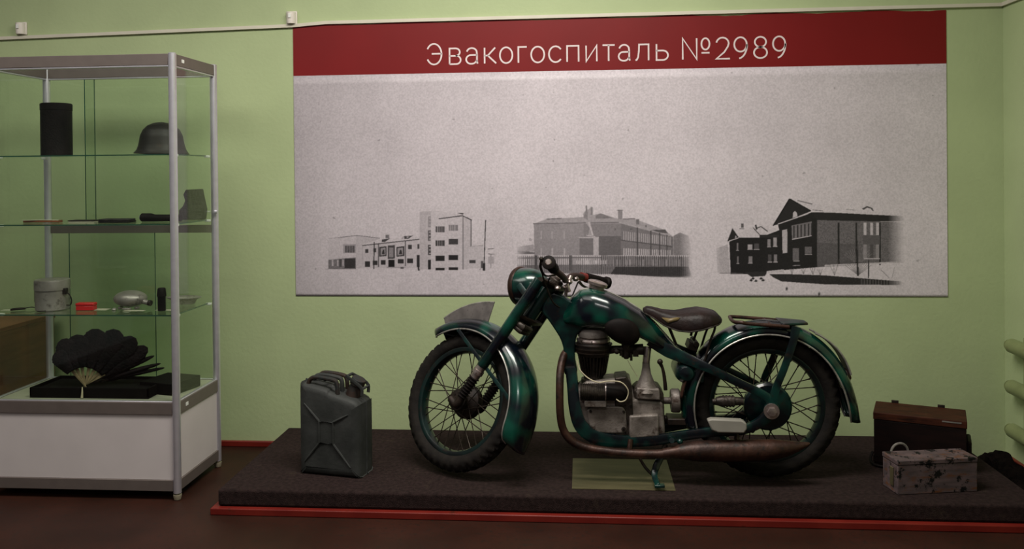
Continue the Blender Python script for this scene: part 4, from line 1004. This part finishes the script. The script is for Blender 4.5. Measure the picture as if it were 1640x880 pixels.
b = MB(); b.tube([A_ for A_ in (gN+(gN2-gN)*.0+V((0, 0, .0)),)]+[gN-(gN2-gN)*.03], [.0150, .012], 16); b.build('grip_end', 'chrome_worn', hb, xf=FX)
def wq(px, py, dy): return FXi @ q(px, py, dy)
b = MB()
b.tube([wq(892, 440, -.17), wq(874, 442, -.20), wq(866, 430, -.26), wq(867, 417, -.30)], [.008, .006, .006, .007], 10, smooth=6, flat=.6); b.ball(wq(867, 415, -.30), .010, 12)
b.tube([wq(928, 452, .16), wq(935, 459, .2), wq(950, 464, .26), wq(962, 466, .3)], [.008, .006, .005, .007], 10, smooth=6)
b.build('hand_lever', 'greasy_metal', hb, xf=FX)
for pts in (((880, 445, -.17), (877, 462, -.12), (884, 478, -.06)), ((926, 452, .14), (915, 478, .09), (912, 488, .05))):
    b = MB(); b.tube([q(*p_) for p_ in pts], .0035, 8, smooth=6); b.build('control_cable', 'rubber_black', bike)
b = MB(); b.tube([q(866, 425, -.25), q(870, 445, -.20), q(877, 465, -.15), q(886, 485, -.11), q(896, 493, -.07)], .0038, 8, smooth=6); b.build('control_cable', 'greasy_metal', bike)
# clamps and fittings on the top bridge
b = MB(); 
for p_, r_ in (((899, 438, -.05), .012), ((912, 452, .0), .015), ((905, 460, -.03), .012), ((893, 462, -.04), .016), ((922, 447, .10), .016)): b.ball(q(*p_), r_, 12, (1, 1, .8))
b.tube([q(897, 436, -.05), q(900, 448, -.05)], .006, 8); b.tube([q(908, 455, -.03), q(912, 468, -.03)], .008, 10); b.tube([q(915, 442, .02), q(908, 462, .0), q(906, 475, 0)], [.008, .010, .007], 10, smooth=4)
b.build('bar_clamp', 'chrome_worn', bike)
b = MB(); b.lathe([(.035, 0), (.036, .02), (.030, .026)], q(888, 455, 0), kx, 20); b.build('speedometer', 'greasy_metal', bike, xf=None)

# frame head, down tubes, bottom rails
b = MB()
hd0 = FX @ (Ax+kx*.49); hd1 = FX @ (Ax+kx*.70)
b.tube([hd0-kx*.02, hd0, hd1, hd1+kx*.02], [.030, .034, .034, .030], 20); b.build('head_tube', 'teal_frame', bike)
out = [(884, 470), (900, 474), (915, 483), (940, 486), (975, 500), (1000, 520), (985, 530), (967, 524), (950, 523), (936, 527), (927, 534), (922, 548), (921, 575), (924, 600), (904, 600), (903, 565), (898, 545), (888, 528), (877, 512), (868, 500), (872, 484)]
b = MB(); P = catmull([q(x, y, -.032) for x, y in out], 3, True); b.prism([V((p.x, -.032, p.z)) for p in P], (0, .064, 0)); fr = b.build('frame_head', 'teal_frame', bike, bevel=.008, bseg=3)
dn = [(914, 590, -.040), (917, 620, -.055), (921, 655, -.072), (931, 683, -.08), (955, 701, -.082), (1000, 707, -.082), (1050, 705, -.082), (1095, 698, -.082), (1140, 692, -.090), (1185, 690, -.10), (1212, 680, -.104), (1228, 668, -.105), (1236, 655, -.105)]
dnw = [.050, .050, .055, .062, .060, .052, .046, .042, .040, .036, .042, .050, .046]
P = [q(*p_) for p_ in dn]
for PP in (P, [mir(p_) for p_ in P]):
    b = MB(); b.strip(PP, .026, dnw, smooth=6); b.build('lower_frame_rail', 'teal_frame', bike)
up_ = [(1040, 545, -.05), (1070, 562, -.06), (1100, 575, -.075), (1135, 590, -.10), (1180, 612, -.104), (1225, 634, -.106), (1236, 648, -.106)]
P = [q(*p_) for p_ in up_]
for PP in (P, [mir(p_) for p_ in P]):
    b = MB(); b.strip(PP, .022, [.05, .06, .05, .038, .036, .036, .05], smooth=6); b.build('upper_frame_strut', 'teal_frame', bike)
b = MB()
for p_ in ((1100, 575), (1205, 690), (1000, 707)): a_ = q(*p_, -.08); b.rod(a_, mir(a_), .012, 12)
b.build('cross_tube', 'teal_frame', bike)
b = MB(); a_ = q(1236, 655, -.107); b.lathe([(.030, 0), (.034, .006), (.034, .014)], a_+V((0, -.008, 0)), (0, 1, 0), 24)
b.build('axle_plate', 'teal_frame', bike)

# fuel tank
stn = [898, 906, 916, 930, 950, 975, 1000, 1025, 1048, 1066, 1080, 1092]
tt = [500, 492, 476, 464, 461, 468, 480, 496, 516, 536, 552, 563]
tb = [514, 520, 522, 527, 526, 528, 535, 545, 556, 566, 573, 577]
hw = [.022, .042, .068, .095, .115, .125, .122, .108, .086, .062, .046, .036]
ST = []
for x, a, c, w_ in zip(stn, tt, tb, hw):
    top_ = q(x, a, 0); bt = q(x, c, -w_*.8); ST.append((top_.x, top_.z, bt.z, w_))
ST = np.array(ST)
def tank(u, v):
    k = u*(len(ST)-1); cols_ = [float(np.interp(k, range(len(ST)), ST[:, i])) for i in range(4)]
    x, z1, z0, w_ = cols_; a = 2*pi*v; c_, s_ = cos(a), sin(a); e = .68
    y = w_*(abs(c_)**e)*(1 if c_ > 0 else -1); zz = (abs(s_)**(.8 if s_ > 0 else .5))*(1 if s_ > 0 else -1)
    zm = z0+(z1-z0)*.34
    return V((x, y, zm+(z1-zm)*zz if zz > 0 else zm+(zm-z0)*zz))
b = MB(); NU = 45; b.grid(tank, NU, 36, cv=True); b.f.append(tuple(range(36))); b.f.append(tuple((NU-1)*36+j for j in range(36)))
tk = b.build('fuel_tank', 'teal_paint', bike, sub=1)
b = MB(); b.tube([tank(.12+.86*i/30, .25)+V((0, 0, .001)) for i in range(31)], .004, 8, flat=.8); b.build('tank_seam', 'bead_silver', tk)
cp_ = q(956, 459, .0); nx_ = V((.28, 0, 1)).normalized()
b = MB(); b.lathe([(.036, -.012), (.038, .004), (.046, .007), (.047, .019), (.040, .024), (.022, .028), (.001, .029)], cp_, nx_, 32); b.build('filler_cap', 'chrome_worn', tk)
kc = q(997, 531, -.128)
for sg in (-1, 1):
    c_ = V((kc.x, sg*.118, kc.z))
    b = MB(); R_ = Matrix.Rotation(radians(22), 3, 'Y')
    def pad(u, v, c_=c_, sg=sg, R_=R_):
        r = sin(pi/2*u); a = 2*pi*v
        return c_+R_@V((.083*r*cos(a)*(1-.10*sin(a)), sg*.028*cos(pi/2*u), .058*r*sin(a)*(1+.10*cos(a))))
    b.grid(pad, 14, 30, cv=True); b.build('knee_pad', 'rubber_black', tk)

# saddle
sx_ = [1030, 1036, 1046, 1062, 1082, 1100, 1118, 1134, 1146, 1153]
sz1 = [493, 489, 490, 494, 496, 493, 491, 494, 498, 506]
sz0 = [498, 502, 508, 520, 528, 530, 527, 522, 518, 512]
sw_ = [.015, .028, .042, .062, .090, .112, .122, .116, .095, .05]
SS_ = np.array([(q(x, a, 0).x, q(x, a, 0).z, q(x, c, -w_).z, w_) for x, a, c, w_ in zip(sx_, sz1, sz0, sw_)])
def sad(u, v):
    k = u*(len(SS_)-1); x, z1, z0, w_ = [float(np.interp(k, range(len(SS_)), SS_[:, i])) for i in range(4)]
    t_ = 2*v-1; y = w_*sin(t_*pi/2)*(1 if abs(t_) < .8 else 1)
    dip = .012*(1-abs(t_))*sin(pi*u)
    z = z1-(z1-z0)*(abs(t_)**3.2)-dip*.6-.006
    return V((x, y, z))
b = MB(); b.grid(sad, 40, 25); sd = b.build('saddle', 'saddle_leather', bike, solid=.007, sub=1)
b = MB(); b.tube([sad(u/40, 0)+V((0, -.002, 0)) for u in range(2, 40)], .004, 8); b.tube([sad(u/40, 1)+V((0, .002, 0)) for u in range(2, 40)], .004, 8); b.build('saddle_edge', 'greasy_metal', sd)
b = MB(); P = [sad(u, v)+V((0, -.0075, 0)) for u, v in ((.30, .10), (.38, .14), (.44, .20), (.47, .19), (.44, .13), (.36, .05))]
b.f.append(tuple(range(6))); b.v += P; b.build('yellow_patch', 'leather_yellow', sd, solid=.002)  # small yellowish patch on the near side of the saddle
b = MB()
for sg in (-1, 1):
    f_ = lambda x, y, d: V((q(x, y, -d).x, sg*d, q(x, y, -d).z))
    b.tube([f_(1117, 528, .07), f_(1111, 545, .05)], .006, 10); b.tube([f_(1070, 520, .04), f_(1083, 552, .03)], .006, 10)
    b.tube([f_(1146, 517, .07), f_(1144, 530, .075), f_(1138, 545, .08), f_(1128, 580, .085)], .0055, 10, smooth=4)
b.rod(q(1136, 524, -.06), mir(q(1136, 524, -.06)), .008); b.build('saddle_strut', 'dark_metal', bike)
b = MB(); P = q(1108, 553, 0); b.box(P, (.045, .11, .035), Matrix.Rotation(radians(20), 3, 'Y')); b.rod(P+V((.012, -.07, .015)), P+V((.012, .07, .015)), .014); b.build('saddle_mount', 'dark_metal', bike, bevel=.004)

# rack over the rear fender
RKW = .085
def rp(x, y, s_): p_ = q(x, y, -RKW); return V((p_.x, -s_*RKW, p_.z))
zr_ = rp(1180, 518, 1).z
b = MB()
b.tube([rp(1264, 524, 1), rp(1200, 519, 1), rp(1188, 517, 1), V((rp(1178, 516, 1).x, -RKW*.6, zr_)), V((rp(1178, 516, 1).x, RKW*.6, zr_)), V((rp(1188, 517, 1).x, RKW, zr_)), V((rp(1264, 524, 1).x, RKW, rp(1264, 524, 1).z))], .0085, 12, smooth=6)
b.tube([V((rp(1235, 521, 1).x, -RKW, rp(1235, 521, 1).z)), V((rp(1235, 521, 1).x, RKW, rp(1235, 521, 1).z))], .006, 10)
rack = b.build('luggage_rack', 'rust_pipe', bike)
b = MB(); e0 = rp(1255, 523, 1); e1 = q(1294, 521, -.03)
b.add([V((e0.x, -RKW, e0.z)), V((e0.x, RKW, e0.z)), V((e1.x, .035, e1.z)), V((e1.x, -.035, e1.z)), V((e0.x, -RKW, e0.z+.012)), V((e0.x, RKW, e0.z+.012)), V((e1.x, .035, e1.z+.012)), V((e1.x, -.035, e1.z+.012))], [(0, 1, 2, 3), (4, 7, 6, 5), (0, 3, 7, 4), (1, 5, 6, 2), (2, 6, 7, 3), (0, 4, 5, 1)])
b.build('rack_plate', 'teal_frame', rack, bevel=.004)
P = [q(1275, 524, -.100), q(1270, 548, -.104), q(1256, 590, -.108), q(1243, 622, -.112), q(1237, 650, -.114)]
for PP in (P, [mir(p_) for p_ in P]):
    b = MB(); b.strip(PP, .008, [.040, .034, .032, .034, .04], smooth=4); b.build('fender_stay', 'teal_frame', bike)
# tail plate and lamp
b = MB(); P = []
for i in range(14):
    a = radians(58-36*i/13); r = .397+.010*sin(pi*i/13); P.append(V((r*cos(a), 0, r*sin(a))))
b.strip(P, .10, .004, smooth=0); tpz = b.build('number_plate', 'plate_grey', bike, xf=RX)
b = MB(); b.tube([p_+V((0, -.050, 0)) for p_ in P], .0045, 8); b.tube([p_+V((0, .050, 0)) for p_ in P], .0045, 8); b.build('plate_rim', 'bead_silver', tpz, xf=RX)
b = MB(); c_ = q(1349, 603, 0); ax_ = V((cos(radians(20)), 0, sin(radians(20))))
b.lathe([(.030, -.02), (.034, .0), (.034, .022), (.028, .026)], c_, ax_, 20); tl = b.build('tail_lamp', 'dark_metal', bike)
b = MB(); b.lathe([(.027, .026), (.024, .032), (.001, .035)], c_, ax_, 20); b.build('lamp_lens', 'tail_lens', tl)
b = MB(); b.strip([q(1350, 622, 0), q(1340, 596, 0), q(1325, 575, 0)], .05, .01, smooth=3); b.build('lamp_bracket', 'dark_metal', tl)

# engine
eng = MB(); D = -.05
def blk(mb, pts, y0, y1):
    P = [q(x, y, y0) for x, y in pts]; mb.prism([V((p.x, y0, p.z)) for p in P], (0, y1-y0, 0)); return mb
b = MB(); blk(b, [(925, 625), (940, 612), (1010, 608), (1016, 640), (1062, 645), (1066, 700), (1055, 706), (950, 706), (932, 692), (926, 660)], -.070, .075)
ek = b.build('crankcase', 'cast_alloy', bike, bevel=.012, bseg=3)
b = MB(); blk(b, [(985, 606), (1004, 604), (1012, 618), (1016, 700), (1003, 704), (985, 700)], -.078, .05); b.build('timing_case', 'greasy_metal', ek, bevel=.006)
# cylinder axis (nearly vertical)
cb = q(951, 614, 0); ct = q(951, 530, 0); cax = V((0, 0, 1))
def zat(py): return q(951, py, 0).z
cx_ = cb.x
b = MB(); b.lathe([(.058, zat(618)), (.058, zat(606))], (cx_, 0, 0), (0, 0, 1), 28)
prof = []
zz0, zz1 = zat(612), zat(566); nfin = 7
b.lathe([(.044, zz0), (.050, zz1)], (cx_, 0, 0), (0, 0, 1), 28)
cyl = b.build('cylinder', 'greasy_metal', bike)
b = MB()
for i in range(28):                        # upright fins around the barrel
    a = 2*pi*i/28; d_ = V((cos(a), sin(a), 0)); s2 = V((-sin(a), cos(a), 0))*.0022
    z0_, z1_ = zat(604), zat(568)
    vs = [d_*.042+s2+V((cx_, 0, z0_)), d_*.058+s2+V((cx_, 0, z0_+.02)), d_*.074+s2+V((cx_, 0, z1_)), d_*.044+s2+V((cx_, 0, z1_))]
    vs2 = [v_-s2*2 for v_ in vs]; b.add(vs+vs2, [(0, 1, 2, 3), (7, 6, 5, 4), (0, 4, 5, 1), (1, 5, 6, 2), (2, 6, 7, 3), (3, 7, 4, 0)])
b.build('cooling_fin', 'greasy_metal', cyl)
b = MB(); zf = [zat(y) for y in (569, 565, 558, 552, 548)]
b.lathe([(.070, zf[0]), (.080, zf[1]), (.085, zf[2]), (.084, zf[3]), (.078, zf[4])], (cx_, 0, 0), (0, 0, 1), 36)
for k_ in range(3): z_ = zf[1]+(zf[4]-zf[1])*(k_+.5)/3; b.lathe([(.088, z_-.002), (.088, z_+.002)], (cx_, 0, 0), (0, 0, 1), 36)
hd = b.build('cylinder_head', 'dark_metal', bike)
b = MB(); b.lathe([(.060, zat(549)), (.076, zat(547)), (.079, zat(544)), (.076, zat(541)), (.060, zat(540))], (cx_, 0, 0), (0, 0, 1), 36); b.build('head_ring', 'chrome_worn', hd)
b = MB(); b.lathe([(.060, zat(541)), (.072, zat(538)), (.070, zat(532)), (.055, zat(526)), (.02, zat(524)), (.001, zat(524))], (cx_, 0, 0), (0, 0, 1), 32, sx=1.0); b.build('rocker_cover', 'cast_alloy', hd)
b = MB(); a_ = q(948, 551, -.072)
for k_ in (-1, 0, 1): b.rod(a_+V((k_*.045, .0-abs(k_)*-.02, -.004)), a_+V((k_*.045, 0-abs(k_)*-.02, .012)), .007, 6)
b.build('head_bolt', 'greasy_metal', hd)
# generator
ga = q(929, 628, -.085); gb = q(969, 628, -.085); gc = q(1004, 629, -.085)
b = MB(); P = [ga, gb]; n_ = 13
pp_ = [ga+(gb-ga)*(i/(2*n_)) for i in range(2*n_+1)]; b.tube(pp_, [.0385 if i % 2 else .036 for i in range(2*n_+1)], 24); gn = b.build('generator', 'greasy_metal', bike)
b = MB(); b.tube([gb, gb+(gc-gb)*.04, gb+(gc-gb)*.05], [.041, .041, .038], 24); b.build('generator_band', 'chrome_worn', gn)
b = MB(); b.tube([gb+(gc-gb)*.05, gb+(gc-gb)*.80, gb+(gc-gb)*.97, gc], [.0385, .0385, .030, .018], 24); b.build('generator_cap', 'rubber_black', gn)
b = MB(); b.box((ga+gb)/2+V((.012, 0, -.05)), (.10, .05, .03)); b.build('generator_cradle', 'cast_alloy', gn, bevel=.004)
# engine side cover plate
pl_ = [(944, 654), (990, 652), (1000, 656), (1003, 668), (1004, 690), (996, 695), (958, 694), (946, 686), (942, 672)]
b = MB(); P = catmull([q(x, y, -.085) for x, y in pl_], 3, True); b.prism([V((p.x, -.082, p.z)) for p in P], (0, .02, 0)); sc_ = b.build('side_cover', 'cast_alloy', bike, bevel=.006, bseg=3)
b = MB()
for x, y, r_ in ((946, 659, .006), (999, 660, .006), (999, 688, .011), (951, 688, .005)): c_ = q(x, y, -.084); b.lathe([(r_, -.006), (r_, .004)], V((c_.x, -.084, c_.z)), (0, 1, 0), 12)
b.build('cover_screw', 'greasy_metal', sc_)
b = MB(); c_ = q(999, 688, -.09); b.lathe([(.004, -.004), (.004, .003)], V((c_.x, -.0905, c_.z)), (0, 1, 0), 12); b.build('screw_hole', 'rubber_black', sc_)
# gearbox
b = MB(); blk(b, [(1014, 626), (1022, 620), (1056, 621), (1063, 632), (1066, 700), (1014, 700)], -.062, .062); gx = b.build('gearbox', 'greasy_metal', bike, bevel=.010, bseg=3)
b = MB(); blk(b, [(1020, 622), (1056, 624), (1058, 642), (1020, 640)], -.082, -.05); b.build('gearbox_cover', 'cast_alloy', gx, bevel=.006)
b = MB(); blk(b, [(1008, 667), (1055, 665), (1056, 700), (1008, 704)], -.094, -.05); b.build('lower_cover', 'cast_alloy', gx, bevel=.008, bseg=3)
b = MB(); t0 = q(1035, 622, -.03); zs_ = [q(1035, y, -.03).z for y in (626, 620, 612, 600, 588, 580)]
b.lathe(list(zip([.060, .052, .038, .024, .018, .017], zs_)), (t0.x, -.03, 0), (0, 0, 1), 24); b.build('tower_casting', 'cast_alloy', gx)
b = MB(); b.tube([V((t0.x, -.03, zs_[5]-.004)), q(1036, 568, -.03), q(1037, 556, -.02)], [.017, .017, .019], 18); b.build('breather_tube', 'chrome_worn', gx)
b = MB(); b.tube([q(1066, 625, -.06), q(1064, 605, -.065), q(1061, 590, -.068), q(1057, 582, -.070)], [.009, .008, .007, .009], 12, smooth=4); b.ball(q(1057, 580, -.07), .0135, 14); gl = b.build('gear_lever', 'dark_metal', bike)
b = MB(); a_ = q(1062, 642, 0); e_ = q(1076, 642, 0); b.rod(a_, e_, .016, 16); b.tube([q(1074, 642, 0), q(1077, 642, 0), q(1087, 642, 0), q(1089, 642, 0)], [.050, .055, .055, .048], 32); b.build('drive_coupling', 'cast_alloy', bike)
b = MB(); b.tube([q(1089, 642, 0), q(1120, 642, .0)], .018, 14); b.build('drive_shaft', 'dark_metal', bike)
b = MB(); pts = [(1141, .010), (1146, .012), (1147, .018), (1155, .024), (1176, .024), (1177, .019), (1190, .018)]
b.tube([q(x, 643, -.085) for x, r_ in pts], [r_ for x, r_ in pts], 18)
for x in (1158, 1163, 1168, 1173): b.tube([q(x, 643, -.085), q(x+2, 643, -.085)], .027, 18)
b.build('brake_linkage', 'greasy_metal', bike)
b = MB(); b.tube([q(1063, 672, .02), q(1100, 672, .03)], .020, 12); b.box(q(1085, 672, 0), (.10, .10, .03)); b.build('engine_mount', 'dark_metal', bike, bevel=.004)
# carburettor
b = MB(); b.tube([q(972, 561, -.0), q(985, 560, -.02), q(1003, 560, -.03)], [.020, .018, .018], 14); b.tube([q(1003, 572, -.03), q(1003, 552, -.03)], [.022, .022], 18); b.tube([q(1003, 575, -.03), q(1003, 572, -.03)], [.010, .016], 12); b.tube([q(1003, 560, -.03), q(1030, 560, -.03)], [.022, .026], 18)
cbx = b.build('carburettor', 'greasy_metal', bike)
b = MB(); b.tube([q(1011, 578, -.05), q(1011, 566, -.05)], .006, 8); b.box(q(1018, 566, -.05), (.025, .02, .03)); b.ball(q(988, 563, -.05), .014, 12); b.rod(q(995, 570, -.05), q(995, 562, -.05), .008); b.build('fuel_tap', 'greasy_metal', cbx)
# wires
b = MB(); b.tube([q(924, 578, -.09), q(929, 593, -.10), q(942, 606, -.11), (q(958, 613, -.12)), q(975, 611, -.13), q(995, 613, -.135), q(1006, 626, -.135), q(1003, 640, -.13), q(994, 644, -.125), q(987, 640, -.12)], .0028, 8, smooth=8); b.build('ignition_wire', 'cream_cord', bike)
b = MB(); b.tube([q(1005, 577, -.05), q(1012, 590, -.055), q(1021, 604, -.06)], .0013, 6, smooth=4); b.build('thin_cable', 'cream_cord', bike)
# tool canister (teal, rounded end)
a_ = q(1098, 596, -.045)
b = MB(); b.lathe([(.001, -.085), (.030, -.078), (.048, -.055), (.052, -.02), (.052, .10), (.045, .12), (.001, .122)], (a_.x, -.01, a_.z), (0, 1, 0), 32); b.box((a_.x+.04, .01, a_.z-.002), (.08, .16, .085)); b.build('tool_canister', 'teal_frame', bike, bevel=.006)
# exhaust
ex = [(936, 558, .0), (915, 560, .01), (904, 568, -.02), (898, 590, -.075), (896.5, 620, -.115), (897, 660, -.13), (902, 688, -.13), (916, 707, -.13), (940, 718, -.13), (975, 724, -.13), (1010, 727, -.13), (1050, 728, -.13), (1085, 726, -.13)]
b = MB(); b.tube([q(*p_) for p_ in ex], [.018, .018, .018, .018, .018, .018, .018, .0185, .0185, .019, .0195, .020, .022], 18, smooth=6); b.build('exhaust_pipe', 'rust_pipe', bike)
ml = [(1062, 727, .021), (1080, 725, .026), (1100, 723.5, .038), (1120, 723, .045), (1160, 722.5, .0475), (1210, 722, .0475), (1240, 720.5, .044), (1262, 718, .034), (1280, 715, .020), (1297, 711, .005)]
b = MB(); b.tube([q(x, y, -.13) for x, y, r_ in ml], [r_ for *_, r_ in ml], 28, smooth=5); b.build('silencer', 'rust_pipe', bike)
b = MB(); b.tube([q(1010, 704, -.10), q(1008, 722, -.115)], .012, 8); b.tube([q(1180, 695, -.10), q(1180, 706, -.12)], .012, 8); b.build('exhaust_bracket', 'rust_pipe', bike)
# foot pegs
b = MB(); P = [(1133, 674), (1140, 672), (1188, 674), (1196, 679), (1197, 688), (1192, 695), (1150, 694), (1140, 690)]
PQ = [q(x, y, -.165) for x, y in P]; b.prism([V((p.x, -.165, p.z)) for p in PQ], (0, .04, 0)); b.build('footboard', 'peg_white', bike, bevel=.006)
b = MB(); b.rod(q(1165, 685, -.13), q(1165, 685, -.09), .012); b.rod(q(1076, 706, -.08), q(1076, 706, -.14), .012, 12); b.ball(q(1089, 708, -.09), .014, 12); b.build('peg_mount', 'teal_frame', bike)
# stand
b = MB(); s0 = q(1060, 728, -.075); s1 = q(1048, 757, -.12); s2 = q(1056, 770, -.14); 
sf = on_z(1054, 779, PZ+.020)-BL
b.strip([s0, s1, sf+V((0, 0, .0))], .020, [.034, .030, .022], smooth=3); b.box(sf+V((.006, 0, .002)), (.045, .03, .012)); b.build('side_stand', 'teal_frame', bike, bevel=.003)
b = MB(); b.tube([q(1018, 722, -.08), q(1034, 750, -.10), q(1053, 768, -.125), sf+V((0, .01, .01))], .007, 10, smooth=4); b.tube([q(1066, 712, -.08), q(1060, 730, -.08)], .012, 10); b.build('stand_strut', 'dark_metal', bike)

# pieces that sit apart become parts of their own
def loose(names):
    for o in list(bpy.data.objects):
        if o.type != 'MESH' or o.name.split('.')[0] not in names: continue
        me = o.data; n = len(me.vertices); par = list(range(n))
        def find(i):
            while par[i] != i: par[i] = par[par[i]]; i = par[i]
            return i
        for e in me.edges:
            a, c = find(e.vertices[0]), find(e.vertices[1])
            if a != c: par[a] = c
        groups = {}
        for i in range(n): groups.setdefault(find(i), []).append(i)
        if len(groups) < 2: continue
        keys = list(groups)
        for gi, k_ in enumerate(keys):
            ids = groups[k_]; mp_ = {v_: j for j, v_ in enumerate(ids)}
            vs = [me.vertices[i].co.copy() for i in ids]
            fs = [[mp_[v_] for v_ in p.vertices] for p in me.polygons if p.vertices[0] in mp_]
            m2 = bpy.data.meshes.new(o.name.split('.')[0]); m2.from_pydata(vs, [], fs); m2.update()
            for p in m2.polygons: p.use_smooth = True
            m2.set_sharp_from_angle(angle=radians(35)); m2.materials.append(me.materials[0])
            c = o.copy(); c.data = m2; col.objects.link(c); c.name = o.name.split('.')[0]
            if gi == 0: first = c
        for ch in list(o.children):
            ml_ = ch.matrix_local.copy(); ch.parent = first; ch.matrix_local = ml_
        bpy.data.objects.remove(o)
loose({'axle_nut', 'saddle_strut', 'plate_rim', 'cross_tube', 'head_bolt', 'cover_screw', 'peg_mount', 'exhaust_bracket', 'bar_clamp', 'fuel_tap', 'hand_lever',
       'lamp_bracket', 'fender_stay', 'cooling_fin', 'saddle_edge', 'steering_damper'})
